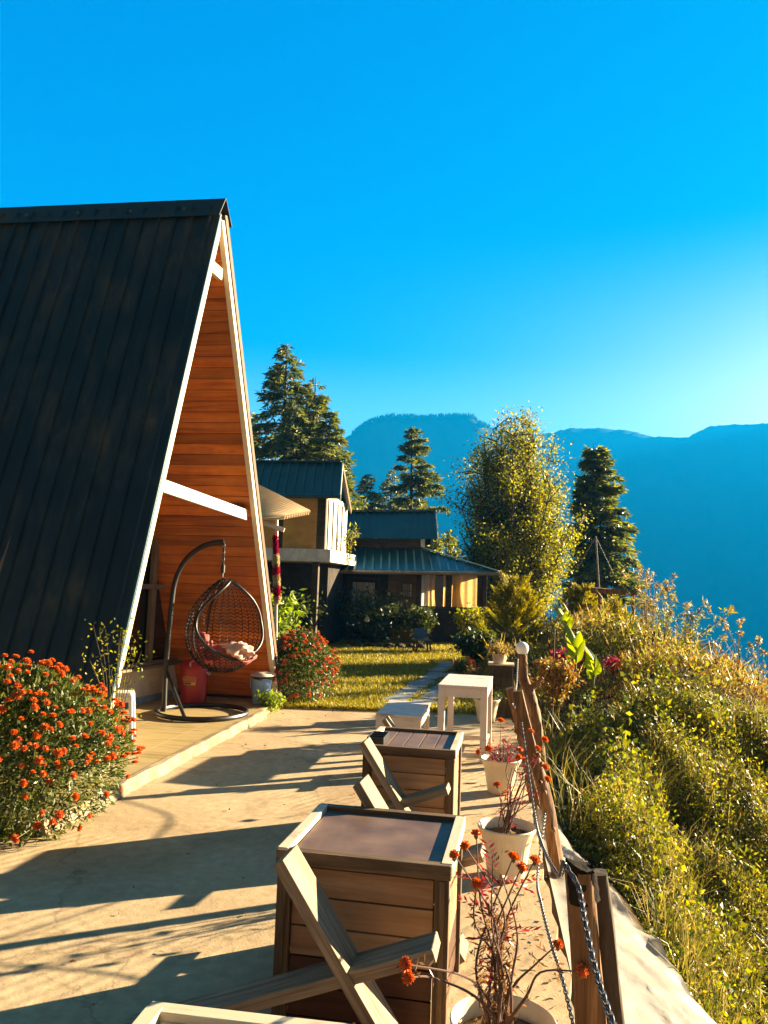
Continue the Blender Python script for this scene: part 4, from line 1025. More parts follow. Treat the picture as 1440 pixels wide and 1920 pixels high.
marigold_bush((-2.36, 4.98, 0), (.80, .68), 1.05, 28000, 100, 'big round marigold bush crowded with orange flowers at the left edge of the terrace', 1, FM, .0235, .05, 230)
marigold_bush((-1.08, 10.75, 0), (.50, .80), .95, 14000, 96, 'reddish orange marigold bush growing round the far foot of the cabin gable', 2, FMr, .030, .06, 170)
marigold_bush((A(868, 1262, 13.2).x, 13.2, .03), (.22, .3), .42, 1200, 16, 'small red marigold clump at the end of the stone path', 3, FMr, .035, .06)
# dry marigolds standing in the pots
def spray(name, base, tips, label, cat, seed, leafm, nleaf=8, stem='stem_dry', fl=FM, fr=.02, group=None, bow=.06, lsz=.05, r0=.005, wid=.22):
    t = empty(name, base, label, cat, group); rg = np.random.default_rng(seed); b = MB(); P = []; D = []
    base = Vector(base)
    for tip, has in tips:
        tip = Vector(tip); st = base + Vector((rg.normal() * .02, rg.normal() * .02, 0)); L_ = (tip - st).length
        mid = st.lerp(tip, .55) + Vector((rg.normal() * bow * L_, rg.normal() * bow * L_, .10 * L_)); m0 = st.lerp(mid, .5) + Vector((rg.normal() * .02, rg.normal() * .02, .05 * L_))
        Q = catmull([st, m0, mid, tip], 5); b.tube(Q, list(np.linspace(r0, r0 * .35, len(Q))), 5, False)
        for _ in range(nleaf):
            i = int(rg.integers(2, len(Q) - 1)); q = Q[i]; d = (Q[i] - Q[i - 1]).normalized(); a = rg.normal(size=3); a = np.array(d) * .5 + a / np.linalg.norm(a)
            w_ = rg.uniform(.5, 1.2) * lsz
            for sgn in range(5):
                P.append(np.array(q) + a * w_ * .25 * sgn); D.append(a + rg.normal(size=3) * .9)
        if has:
            d = (Q[-1] - Q[-2]).normalized(); put_flower(t, tip, fr * float(rg.uniform(.85, 1.2)), d + Vector((0, -.15, .3)), rg, fl)
            MB().lathe([(.001, -.02), (.006, -.014), (.007, 0)], tip, 8).build('calyx', M['calyx'], t)
    b.build('stems', M[stem], t)
    if P:
        n = len(P); leaves('leaves', np.array(P), np.array(D), rg.uniform(.5, 1.1, n) * lsz, rg.uniform(.5, 1.0, n) * lsz * wid, M[leafm], t, seed)
    return t
pb_ = POTS[0] + Vector((-.02, .0, .235))
tips = [(A(893, 1562, 2.42), 1), (A(872, 1586, 2.36), 1), (A(852, 1603, 2.3), 1), (A(963, 1606, 2.45), 1), (A(1003, 1612, 2.45), 1), (A(978, 1626, 2.35), 1), (A(894, 1657, 2.3), 1), (A(761, 1808, 2.15), 1), (A(766, 1833, 2.12), 1), (A(1046, 1770, 2.3), 1), (A(1091, 1821, 2.05), 1), (A(925, 1600, 2.4), 0), (A(940, 1640, 2.45), 0)]
spray('marigold_plant', pb_, tips, 'tall dry marigold with orange heads and dark red leaves in the nearest pot', 'flower plant', 5, 'leaf_dry', 5, fr=.018, lsz=.035, r0=.0055)
rg = np.random.default_rng(77); P = []; D = []
pl = bpy.data.objects[[o.name for o in bpy.data.objects if o.name.startswith('marigold_plant')][0]]
for _ in range(16):       # dark red fronds on the main stem
    z = rg.uniform(.50, .72); c = np.array([pb_.x + rg.normal() * .02 - .01, pb_.y + rg.normal() * .02, z]); a = unit(rg.normal(size=(1, 3)) * [1, 1, .5])[0]; s = np.cross(a, [0, 0, 1.0])
    for i in range(6):
        for sg in (-1, 1): P.append(c + a * .018 * (i + 1)); D.append(a * .6 + s * sg + [0, 0, .15])
leaves('red_fronds', np.array(P), np.array(D), .035, .008, M['leaf_red'], pl, 9)
P = []; D = []
for _ in range(420):      # shrivelled leaves hanging on the lower stem
    z = rg.uniform(.27, .6); c = np.array([pb_.x + rg.normal() * .025, pb_.y + rg.normal() * .025, z]); P.append(c); D.append(rg.normal(size=3) + [0, 0, -1.2])
leaves('shrivelled_leaves', np.array(P), np.array(D), rg.uniform(.015, .05, 420), rg.uniform(.004, .010, 420), M['leaf_dry'], pl, 10)
b1 = POTS[1] + Vector((0, 0, .235))
tips = [(A(996, 1371, 4.6), 1), (A(1021, 1387, 4.5), 1), (A(1008, 1403, 4.5), 1), (A(975, 1406, 4.4), 1), (A(973, 1420, 4.4), 1), (A(983, 1424, 4.5), 1), (A(1022, 1438, 4.4), 1), (A(1027, 1461, 4.4), 1), (A(932, 1471, 4.5), 1), (A(1010, 1420, 4.6), 0), (A(960, 1440, 4.5), 0), (A(1000, 1500, 4.4), 0), (A(940, 1500, 4.5), 0)]
spray('marigold_plant', b1, tips, 'spindly red-stemmed marigold with orange heads reaching over the chain', 'flower plant', 6, 'leaf_red', 2, fr=.022, lsz=.05, r0=.005)
b2 = POTS[2] + Vector((0, 0, .23))
tips = [(A(939, 1351, 6.3), 1), (A(897, 1410, 6.25), 1), (A(916, 1404, 6.2), 1)] + [(A(900 + 9 * i, 1385 + (i * 37 % 23), 6.3), 0) for i in range(9)]
spray('marigold_plant', b2, tips, 'low bushy marigold with crimson leaves in the pot before the tall table', 'flower plant', 7, 'leaf_red', 4, fr=.03, lsz=.05, r0=.004)
b3 = POTS[3] + Vector((0, 0, .23))
spray('pot_plant', b3, [(b3 + Vector((.22 * math.cos(i * 1.3), .15 * math.sin(i * 1.3), .12 + .02 * (i % 4))), 0) for i in range(12)], 'low green straggling plant in the shaded pot behind the tall table', 'plant', 8, 'leaf_bush', 8, lsz=.06)
# wooden planter with a pale pot on top, purple pot on the grass
pc = Vector((1.58, 10.08, .0)); pw = empty('wooden_planter', pc, 'dark upright wooden planter box behind the tall white table', 'planter', None, R_(-9))
b = MB()
for i in range(4):
    for s in (-1, 1): b.box((-.114 + .076 * i, s * .15, .33), (.072, .02, .64)); b.box((s * .140, -.105 + .07 * i, .33), (.02, .066, .64))
b.build('boards', M['darkwood'], pw, None, .003, world=False); MB().box((0, 0, .663), (.33, .35, .02)).build('top', M['palesunlitedge'], pw, None, .003, world=False)
o = Vector((1.55, 10.03, .673)); pk = empty('small_pot', o, 'small pale clay pot of dry grass on top of the wooden planter', 'pot')
MB().lathe([(.001, .002), (.07, .002), (.085, .05), (.095, .11), (.098, .12), (.09, .12), (.085, .1), (.001, .1)], o, 28, lambda t, z: 1 + .05 * math.cos(4 * t)).build('body', M['claypot'], pk, 50)
spray('pot_plant', o + Vector((0, 0, .1)), [(o + Vector((.14 * math.cos(i * .9), .12 * math.sin(i * .9), .16 + .03 * (i % 3))), 0) for i in range(14)], 'dry spiky tuft growing in the pale pot on the planter', 'plant', 21, 'weed_dry', 8, lsz=.07)
o = A(897, 1264, 12.6); o.z = .045; pk = empty('small_pot', o, 'purple grey plastic pot standing by the end of the stone path', 'pot')
MB().lathe([(.001, .002), (.085, .002), (.10, .06), (.115, .13), (.118, .14), (.108, .14), (.1, .12), (.001, .12)], o, 28).build('body', M['purplepot'], pk, 50)
spray('pot_plant', o + Vector((0, 0, .12)), [(o + Vector((.17 * math.cos(i * .8), .15 * math.sin(i * .8), .2 + .04 * (i % 3))), 0) for i in range(14)], 'rusty dry plant growing in the purple grey pot', 'plant', 22, 'weed_rust', 10, lsz=.09)
# ================================================================== THE HOUSES
def prisms(parent, name, mat, items, **k):
    b = MB()
    for c, d in items: b.box(c, d)
    return b.build(name, mat, parent, **k)
h2 = empty('stone_house', (.2, 22.4, .1), 'low dark stone house with teal tin roofs and a glazed corner room across the lawn', 'house')
W2_ = lambda x0, x1, y0, y1, z0, z1: ((((x0 + x1) / 2, (y0 + y1) / 2, (z0 + z1) / 2)), (x1 - x0, y1 - y0, z1 - z0))
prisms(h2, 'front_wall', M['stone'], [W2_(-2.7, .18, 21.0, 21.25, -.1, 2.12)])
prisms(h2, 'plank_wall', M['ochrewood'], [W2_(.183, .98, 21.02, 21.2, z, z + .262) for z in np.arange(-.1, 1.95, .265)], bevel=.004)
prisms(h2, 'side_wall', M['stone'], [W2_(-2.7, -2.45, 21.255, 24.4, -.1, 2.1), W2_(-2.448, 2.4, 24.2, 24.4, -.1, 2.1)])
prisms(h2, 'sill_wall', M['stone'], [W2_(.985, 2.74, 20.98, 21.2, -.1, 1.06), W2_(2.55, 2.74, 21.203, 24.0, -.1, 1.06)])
fx = [1.0, 1.83, 2.68]
for x in fx: prisms(h2, 'post', M['darkwood'], [W2_(x - .05, x + .06, 20.99, 21.1, 1.09, 2.1)], bevel=.005)
prisms(h2, 'corner_post', M['darkwood'], [W2_(2.742, 2.86, 20.95, 21.06, -.1, 2.1)], bevel=.005)
for y in (22.3, 23.7): prisms(h2, 'post', M['darkwood'], [W2_(2.62, 2.73, y, y + .1, 1.09, 2.1)], bevel=.005)
prisms(h2, 'window_sill', M['darkwood'], [W2_(.95, 2.76, 20.94, 21.14, 1.063, 1.09)], bevel=.004)
prisms(h2, 'lintel', M['darkwood'], [W2_(.95, 2.76, 20.98, 21.12, 2.1, 2.2), W2_(-2.7, .948, 20.97, 21.2, 2.123, 2.2)])
for x0, x1 in ((1.06, 1.78), (1.89, 2.63)):
    w = prisms(h2, 'window', M['clear'], [W2_(x0, x1, 21.04, 21.046, 1.09, 2.1)])
    prisms(w, 'window_frame', M['darkwood'], [W2_(x0, x0 + .025, 21.0, 21.037, 1.09, 2.1), W2_(x1 - .025, x1, 21.0, 21.037, 1.09, 2.1), W2_(x0 + .026, x1 - .026, 21.0, 21.037, 1.092, 1.12)])
def curtain(x0, x1, y, z0, z1, mat, waves, parent, seed, amp=.035, gather=0.0):
    rg = np.random.default_rng(seed); k = 60; b = MB(); rows = 8; ph = rg.uniform(0, 6.28)
    for r in range(rows + 1):
        t = r / rows
        for i in range(k + 1):
            u = i / k; xx = x0 + (x1 - x0) * (u * (1 - gather * math.sin(math.pi * t) * .5)); b.v.append(Vector((xx, y + amp * math.sin(u * waves * 6.28 + ph + .8 * t) + .01 * math.sin(u * waves * 15), z1 + (z0 - z1) * t)))
    for r in range(rows):
        for i in range(k):
            a = r * (k + 1) + i; b.f.append((a, a + 1, a + k + 2, a + k + 1))
    return b.build('curtain', M[mat], parent, 80)
curtain(1.06, 1.30, 21.2, 1.1, 2.09, 'curtain_lace', 2.2, h2, 1, .02); curtain(1.30, 1.50, 21.24, 1.1, 2.09, 'curtain', 1.6, h2, 2, .02, .4); curtain(1.70, 1.80, 21.22, 1.1, 2.09, 'curtain', 1, h2, 3, .015)
curtain(1.90, 2.25, 21.2, 1.1, 2.09, 'curtain', 2.4, h2, 4, .022, .5); curtain(2.12, 2.64, 21.3, 1.1, 2.09, 'curtain', 1.0, h2, 5, .008)
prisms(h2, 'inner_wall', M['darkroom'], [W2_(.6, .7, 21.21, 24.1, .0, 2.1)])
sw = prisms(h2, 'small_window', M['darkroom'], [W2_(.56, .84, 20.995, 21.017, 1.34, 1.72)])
curtain(.575, .825, 20.985, 1.355, 1.705, 'curtain_lace', 6, h2, 8, .006)  # bright lace stands in for daylight coming through the small window
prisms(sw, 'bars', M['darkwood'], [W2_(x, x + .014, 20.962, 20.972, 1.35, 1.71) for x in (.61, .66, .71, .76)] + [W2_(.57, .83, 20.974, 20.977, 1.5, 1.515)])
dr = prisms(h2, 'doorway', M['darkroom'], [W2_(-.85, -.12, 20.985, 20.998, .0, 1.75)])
curtain(-.78, -.18, 20.96, .75, 1.70, 'curtain_lace', 9, h2, 9, .02)
prisms(dr, 'door_frame', M['darkwood'], [W2_(-.93, -.85, 20.95, 20.997, -.05, 1.85), W2_(-.12, -.04, 20.95, 20.997, -.05, 1.85), W2_(-.85, -.12, 20.95, 20.997, 1.76, 1.85)])
def tin_roof(name, a, b_, c, d, seams, mat, parent, rib=.06, th=.02):
    """quad a-b along the eave, d-c along the ridge; standing seams from eave to ridge"""
    a, b_, c, d = map(Vector, (a, b_, c, d)); n = (b_ - a).cross(d - a).normalized(); n = n if n.z > 0 else -n
    m_ = MB(); m_.prism([a, b_, c, d], n * th)
    for i in range(seams + 1):
        t = i / seams; p = a.lerp(b_, t) + n * (th + .008); q = d.lerp(c, t) + n * (th + .008)
        if (q - p).length > .05: m_.beam(p, q, .05, rib, n)
    return m_.build(name, mat, parent)
eL, eR = Vector((-2.75, 20.2, 1.93)), Vector((3.07, 20.2, 2.06)); tL, tR = Vector((-2.75, 22, 2.66)), Vector((1.10, 22, 2.70))
tin_roof('skirt_roof', eL, (1.1, 20.2, 2.015), tR, tL, 17, M['roof_far'], h2)
m_ = MB(); hipb = Vector((3.07, 24.6, 2.06)); hb2 = Vector((1.10, 24.0, 2.70))
m_.prism([Vector((1.1, 20.2, 2.015)), eR, tR], (0, 0, .02))
for i in range(1, 9):
    t = i / 9; p = Vector((1.1, 20.2, 2.015)).lerp(eR, t); q = p + Vector((0, 1.8 * (1 - t), .675 * (1 - t))) + Vector((0, 0, .02)); m_.beam(p + Vector((0, 0, .035)), q + Vector((0, 0, .012)), .035, .035)
m_.prism([eR, hipb, hb2, tR], (0, 0, .02)); m_.build('hip_roof', M['roof_far'], h2)
plank('hip_cap', eR + Vector((0, 0, .05)), tR + Vector((0, 0, .06)), .14, .02, M['roof_trim'], h2)
m_ = MB(); m_.tube([eL + Vector((0, -.05, -.02)), eR + Vector((.05, -.05, -.02))], .05, 8); m_.build('gutter', M['gutter'], h2, 40)
prisms(h2, 'upper_wall', M['darkwood'], [W2_(-2.3, 1.08, 22.0, 24.2, 2.5, 3.12)])
prisms(h2, 'gable_wall', M['whitewash'], [W2_(1.083, 1.20, 21.98, 24.2, 2.6, 3.06)])
uR, uL = Vector((1.50, 21.6, 2.98)), Vector((-2.5, 21.6, 2.86)); rR, rL = Vector((1.52, 23.1, 3.90)), Vector((-2.5, 23.1, 3.74))
tin_roof('upper_roof', uL, uR, rR, rL, 20, M['roof_far'], h2); tin_roof('upper_roof', Vector((1.5, 24.6, 2.98)), Vector((-2.5, 24.6, 2.86)), rL, rR, 20, M['roof_far'], h2)
plank('barge_board', uR + Vector((.03, -.02, -.04)), rR + Vector((.03, 0, -.04)), .03, .14, M['cream'], h2); plank('barge_board', Vector((1.53, 24.6, 2.94)), rR + Vector((.03, 0, -.04)), .03, .14, M['cream'], h2)
plank('ridge_cap', rL + Vector((0, 0, .045)), rR + Vector((0, 0, .045)), .24, .03, M['roof_far'], h2)
# second house, two storeys, nearer and to the left
tx, nx_ = Vector((.164, .986, 0)).normalized(), Vector((.986, -.164, 0)).normalized()
C0 = A(612, 935, 18); C0.z = 0
h1 = empty('two_storey_house', C0 - nx_ * 1.5 + tx * 1.0, 'two-storey house with teal tin roof, amber plywood front and peeling right side wall', 'house')
zf, zt1 = 2.42, 3.62
def wallp(name, p, q, z0, z1, th, mat, parent=h1, **k):
    p, q = Vector(p), Vector(q); d = (q - p).normalized(); n = Vector((-d.y, d.x, 0)) * th
    b = MB(); b.hexa([Vector((v.x, v.y, z)) for z in (z0, z1) for v in (p, q, q + n, p + n)]); return b.build(name, mat, parent, **k)
wallp('corner_post', C0 - nx_ * .20, C0, zf, zt1, .15, M['darkwood'])
wallp('front_panel', C0 - nx_ * 1.02, C0 - nx_ * .205, zf, zt1, .06, M['plywood'])
wallp('post', C0 - nx_ * 1.14, C0 - nx_ * 1.025, zf, zt1, .1, M['darkwood'])
wallp('front_panel', C0 - nx_ * 3.6, C0 - nx_ * 1.145, zf, zt1, .06, M['plywood'])
wallp('side_wall', C0 + tx * .153, C0 + tx * 2.4, zf, zt1 + .12, .08, M['whitewash'])
for i in range(4): wallp('side_board', C0 + tx * (.2 + .5 * i) + nx_ * .004 , C0 + tx * (.26 + .5 * i) + nx_ * .004, zf, zt1, -.02, M['darkwood'])
E1, R1, E2 = A(636, 932, 17.6), A(641, 869, 18.9), A(657, 957, 20.3)
bk_ = -nx_ * 4.2
tin_roof('roof', E1 + bk_, E1, R1, R1 + bk_, 19, M['roof_far'], h1); tin_roof('roof', E2, E2 + bk_, R1 + bk_, R1, 19, M['roof_far'], h1)
plank('barge_board', E1 + nx_ * .02 - Vector((0, 0, .05)), R1 + nx_ * .02 - Vector((0, 0, .05)), .03, .12, M['whitewash'], h1); plank('barge_board', E2 + nx_ * .02 - Vector((0, 0, .05)), R1 + nx_ * .02 - Vector((0, 0, .05)), .03, .12, M['barge'], h1)
plank('ridge_cap', R1 + bk_ + Vector((0, 0, .04)), R1 + Vector((0, 0, .04)), .22, .03, M['roof_trim'], h1)
m_ = MB(); m_.tube([E1 + bk_ - tx * .05, E1 - tx * .05 + nx_ * .05], .05, 8); m_.build('gutter', M['roof_trim'], h1, 40)
b = MB(); g0 = C0 + tx * .153 + nx_ * -.04; b.prism([Vector((g0.x, g0.y, zt1)), Vector((g0.x, g0.y, zt1)) + tx * 2.2, Vector(((R1 - nx_ * .5).x, (R1 - nx_ * .5).y, R1.z - .1))], -nx_ * .05); b.build('gable_wall', M['barge'], h1)
b = MB(); s0 = C0 + nx_ * .22 - tx * .28; b.hexa([Vector((v.x, v.y, z)) for z in (2.12, 2.41) for v in (s0 - nx_ * 4, s0, s0 + tx * 3, s0 - nx_ * 4 + tx * 3)]); b.build('balcony_slab', M['whitewash'], h1, None, .01)
wallp('lower_wall', C0 - nx_ * 3.8 + tx * .9, C0 - nx_ * .1 + tx * .9, -.1, 2.11, .2, M['stone'])
for q in (0, 1.5, 3.0): wallp('lower_post', C0 - nx_ * (q + .25) - tx * .1, C0 - nx_ * (q + .1) - tx * .1, -.1, 2.115, .14, M['darkwood'])
wallp('lower_side_wall', C0 + tx * 1.0 - nx_ * .1, C0 + tx * 2.6 - nx_ * .1, -.1, 2.115, .15, M['stone'])
# corrugated canopy behind the A-frame, its pole and the garland
aw = empty('canopy', A(521, 1190, 12.6), 'pale corrugated sheet canopy on a thin pole just behind the A-frame', 'canopy')
q0, q1, q2, q3 = A(430, 884, 14.2), A(582, 961, 13.3), A(533, 969, 12.3), A(430, 976, 12.6)
b = MB(); k = 88; rows = []
for i in range(k + 1):
    t = i / k; h_ = .04 * math.sin(t * 11 * 2 * math.pi); rows.append((q0.lerp(q3, t) + Vector((0, 0, h_)), q1.lerp(q2, t) + Vector((0, 0, h_))))
for (a, c), (d, e) in zip(rows, rows[1:]): b.poly([a, c, e, d])
o = b.build('corrugated_sheet', M['canopy'], aw, 60); o.modifiers.new('gauge', 'SOLIDIFY').thickness = .004
pT, pB = A(519, 966, 12.6), A(521, 1195, 12.6); pB.z = -.05
MB().tube([pB, pT], .025, 8).build('pole', M['whitewood'], aw, 40)
plank('bracket', A(470, 972, 12.58), A(533, 994, 12.58), .05, .07, M['whitewood'], aw)
gt = A(516, 1005, 12.52); gb = A(520, 1128, 12.52)
ga = empty('flower_garland', gt, 'garland of red and cream flowers hanging down the canopy pole', 'garland')
bands = [(0, .30, 'garland_red'), (.30, .46, 'garland_cream'), (.46, .60, 'garland_red'), (.60, .76, 'garland_cream'), (.76, .93, 'garland_red'), (.93, 1.0, 'garland_cream')]
for i, (t0, t1, mm) in enumerate(bands):
    rg = np.random.default_rng(90 + i); n = int(900 * (t1 - t0) / .16); tt_ = rg.uniform(t0, t1, n); c = np.array([gt.lerp(gb, float(t)) for t in tt_]); u = unit(rg.normal(size=(n, 3))); rad_ = .052 if t0 >= .3 else .04
    leaves('garland_band', c + u * rad_ * .5, u + rg.normal(size=(n, 3)) * .3, rg.uniform(.6, 1, n) * rad_, .028, M[mm], ga, 90 + i)
#@@P5
# ================================================================== TREES
def conifer(name, base, top, R, label, seed, nb=148, per=130, mat='needle', size=.30, low=.10, droop=.35, taper=.85, group='cedars behind the houses', width=.23, gap=0.0, side=None):
    base, top = Vector(base), Vector(top); t = empty(name, base, label, 'conifer', group); rg = np.random.default_rng(seed); H = (top - base).length
    lean = rg.normal(size=2) * .02 * H
    ax = lambda f: base.lerp(top, f) + Vector((lean[0], lean[1], 0)) * math.sin(math.pi * f) * .5
    b = MB(); b.tube([ax(f) for f in np.linspace(0, 1, 12)], list(np.linspace(.022 * H, .0012 * H, 12)), 8); b.build('trunk', M['bark'], t, 60)
    lb = MB(); P = []; D = []; Ls = []
    nlev = int(nb / 5)
    for i in range(nb):
        if gap: lev = (int(rg.integers(nlev)) + rg.normal() * .12) / nlev
        else: lev = rg.random() ** .9
        f = low + (1 - low) * min(max(lev, 0), .99); env = (1 - (f - low) / (1 - low)); env = env ** taper * (1 - .35 * max(0, .18 - (f - low)) / .18)
        L_ = R * env * rg.uniform(.55, 1.12) + .10; a = rg.uniform(0, 6.28)
        if side is not None: L_ *= 1 + .25 * math.cos(a - side)
        o = ax(f); h = np.array([math.cos(a), math.sin(a), 0]); up = rg.uniform(.05, .35) * (.4 + f)
        Q = []
        for u in np.linspace(0, 1, 6):
            Q.append(o + Vector(h * L_ * u) + Vector((0, 0, L_ * (up * u - droop * u * u))))
        lb.tube(Q, [.012 * L_ + .008, .010 * L_ + .006, .008 * L_ + .004, .006 * L_ + .003, .004, .002], 4, False)
        n = max(10, int(per * L_ / R * 1.5)); u = rg.uniform(.12, 1.0, n) ** .8; sidev = np.array([-h[1], h[0], 0]); w_ = rg.normal(size=n) * L_ * .16 * (1.15 - u)
        z = L_ * (up * u - droop * u * u)
        p = np.array(o) + h * (L_ * u)[:, None] + sidev * w_[:, None] + np.stack([0 * u, 0 * u, z - np.abs(w_) * .35 + rg.normal(size=n) * .03 * L_], 1)
        d = h * rg.uniform(.3, 1, (n, 1)) + sidev * (np.sign(w_) * rg.uniform(.1, 1, n))[:, None] + rg.normal(size=(n, 3)) * .28 + np.array([0, 0, -.30])
        P.append(p); D.append(d); Ls.append(rg.uniform(.55, 1.15, n) * size)
    lb.build('branches', M['bark'], t)
    P = np.concatenate(P); D = np.concatenate(D); Ls = np.concatenate(Ls)
    leaves('crown', P, D, Ls, Ls * width, M[mat], t, seed); return t
gz = lambda x, y: float(terrain(np.array(x), np.array(y)))
def con(px, py, D, R, label, seed, zb=None, dx=0.0, **k):
    tp = A(px, py, D); z = gz(tp.x, D) if zb is None else zb
    return conifer('cedar_tree', (tp.x + dx, D, z - .1), tp, R, label, seed, **k)
con(538, 643, 35, 4.3, 'tallest dark cedar rising behind the two-storey house', 1, nb=256, per=147, low=.2, gap=1, size=.34)
con(592, 706, 34.2, 3.4, 'second tallest cedar standing directly right of the tallest one', 2, nb=202, per=139, low=.2, gap=1)
con(553, 752, 31.5, 2.7, 'sunlit younger cedar in front of the two tallest cedars', 3, nb=175, per=139, low=.25, mat='needle_far')
con(622, 770, 32, 3.1, 'bushy cedar at the right end of the group behind the two-storey house', 4, nb=202, per=147, low=.15)
con(470, 770, 38, 1.95, 'cedar almost hidden behind the A-frame, a few twigs showing', 5, nb=121, per=108, low=.3)
con(772, 797, 45, 2.3, 'lone open-branched cedar with layered flat boughs behind the low stone house', 6, nb=135, per=186, low=.22, gap=1, droop=.22, size=.36, side=0.2, taper=.6)
con(690, 888, 44, 3.0, 'round-headed bluish cedar left of the lone layered one', 7, nb=148, per=124, low=.2, mat='needle_far')
con(738, 876, 50, 3.0, 'pale thin cedar squeezed against the lone layered one', 8, nb=121, per=124, low=.2, mat='needle_far')
con(1113, 833, 30, 1.75, 'tall shaggy cedar leaning over the valley right of the leafy tree', 9, zb=-1.0, dx=.30, nb=330, per=110, low=.1, gap=0, droop=.34, taper=.55, side=0.0, size=.33)
def broadleaf(name, base, H, rad, label, seed, nl=15000, mat='leaf_tree', lsize=.13, limbs=9, cz=.58, group=None, cat='tree', rz=None, off=(0, 0), shape='round'):
    base = Vector(base); t = empty(name, base, label, cat, group); rg = np.random.default_rng(seed); b = MB(); ends = []
    rz = rz or H * .42; cc = base + Vector((off[0], off[1], H * cz))
    b.tube([base, base + Vector((.03, 0, H * .15)), base + Vector((0, .02, H * .3))], [.018 * H, .015 * H, .012 * H], 9)
    env = lambda f: float(np.interp(f, [.05, .14, .30, .48, .66, .84, .95, 1.0], [.25, .50, .84, 1.0, .90, .62, .34, .10])) if shape == 'egg' else math.sqrt(max(0, 1 - ((f - cz) / (1 - cz)) ** 2))
    f0 = .13 if shape == 'egg' else 2 * cz - .98
    for i in range(limbs):
        f = f0 + (.98 - f0) * ((i + rg.random()) / limbs) ** .9; a = rg.uniform(0, 6.28); q = math.sqrt(rg.uniform(.02, 1)) * .86; r_ = rad * env(f)
        e = base + Vector((off[0] + r_ * q * math.cos(a), off[1] + r_ * q * math.sin(a), H * f)); zs = max(.05, min(f * .55, rg.uniform(.06, .34)))
        s = base + Vector((rg.normal() * .012 * H, rg.normal() * .012 * H, H * zs)); mid = s.lerp(e, .5) + Vector((math.cos(a) * .02 * H, math.sin(a) * .02 * H, -.03 * H))
        Q = catmull([s, s.lerp(mid, .5), mid, e], 5); b.tube(Q, list(np.linspace(.008 * H, .002 * H, len(Q))), 6, False)
        for k in range(12):
            q0 = Q[int(rg.integers(7, len(Q)))]; v = rg.normal(size=3); v /= np.linalg.norm(v); e2 = q0 + Vector(v * rad * rg.uniform(.14, .40)) + Vector((0, 0, rad * .10))
            fz = (e2.z - base.z) / H; rm = rad * env(min(max(fz, .02), 1)); dx_, dy_ = e2.x - base.x - off[0], e2.y - base.y - off[1]; rr_ = math.hypot(dx_, dy_)
            if fz > 1.01: e2.z = base.z + H * 1.0
            if rr_ > rm: kk = rm / rr_ * float(rg.uniform(.88, 1.06)); e2.x = base.x + off[0] + dx_ * kk; e2.y = base.y + off[1] + dy_ * kk
            b.tube([q0, q0.lerp(e2, .5) + Vector((0, 0, .03)), e2], [.004 * H, .0025 * H, .001 * H], 4, False); ends.append((q0, e2))
    b.build('limbs', M['bark'], t, 60)
    ne = len(ends); w = rg.random(ne) ** 1.3 + .12; w /= w.sum(); idx = rg.choice(ne, nl, p=w); u = rg.uniform(.15, 1.0, nl)
    s = np.array([e[0] for e in ends])[idx]; e = np.array([e[1] for e in ends])[idx]; r = rad * .075
    P = s + (e - s) * u[:, None] + rg.normal(size=(nl, 3)) * r; D = (e - s) / rad + rg.normal(size=(nl, 3)) * .8 + np.array([0, 0, -.25])
    leaves('crown', P, D, rg.uniform(.6, 1.2, nl) * lsize, rg.uniform(.4, .6, nl) * lsize, M[mat], t, seed); return t
tb = A(966, 1000, 25.5); zb = gz(tb.x, 25.5)
broadleaf('leafy_tree', (tb.x - .05, 25.5, zb - .1), A(965, 776, 25.5).z - zb, 2.72, 'large leafy tree turning yellow at the right end of the stone house', 11, 84000, limbs=86, lsize=.105, off=(.05, 0), shape='egg')
broadleaf('round_tree', (2.5, 31, 0), A(840, 975, 31).z, 1.15, 'small rounded yellowish tree showing behind the stone house roof', 12, 5000, 'leaf_hill', .17, 8, .62)
broadleaf('round_tree', (-6.4, 37, 0), 9.0, 1.6, 'dark leafy tree edge peeping out between the A-frame and the tallest cedar', 13, 5000, 'leaf_tree', .2, 8, .62)
def thuja(base, H, R, label, seed, n=6500):
    base = Vector(base); t = empty('thuja_shrub', base, label, 'shrub', 'golden conifer shrubs beside the leafy tree'); rg = np.random.default_rng(seed)
    b = MB(); b.tube([base, base + Vector((0, 0, H * .9))], [.03, .006], 6); b.build('trunk', M['bark'], t)
    P = []; D = []; k = 110; m = int(n * 3.2 / k)
    for i in range(k):       # feathery plumes
        f = .78 * (i / k) ** .9; a = rg.uniform(0, 6.28); h = np.array([math.cos(a), math.sin(a), 0]); L_ = H * rg.uniform(.22, .34) * (1 - .25 * f)
        s0 = np.array(base) + h * R * .35 * (1 - f) * rg.random() + np.array([0, 0, H * f * .95 + .03]); reach = R * (1.02 - f) ** .8 * rg.uniform(.65, 1.1)
        tip = s0 + h * reach + np.array([0, 0, L_ * rg.uniform(.55, 1.1)]); sd_ = np.cross(h, [0, 0, 1.0])
        u = rg.random(m) ** .7; c = s0 + (tip - s0) * u[:, None] + np.stack([0 * u, 0 * u, -.12 * L_ * np.sin(u * 3.14)], 1)
        sp = rg.normal(size=m) * L_ * .15 * (1.15 - u); P.append(c + sd_ * sp[:, None] + rg.normal(size=(m, 3)) * .015); D.append((tip - s0) / L_ + sd_ * np.sign(sp)[:, None] * .35 + rg.normal(size=(m, 3)) * .25)
    P = np.concatenate(P); D = np.concatenate(D); m = len(P)
    leaves('foliage', P, D, rg.uniform(.035, .10, m), rg.uniform(.008, .020, m), M['thuja'], t, seed)
def bz(px, py, D):
    p = A(px, py, D); p.z = gz(p.x, p.y); return p
q = bz(962, 1200, 16); thuja(q, A(962, 1072, 16).z - q.z, .74, 'widest golden conifer shrub, below the leafy tree', 1, 8000)
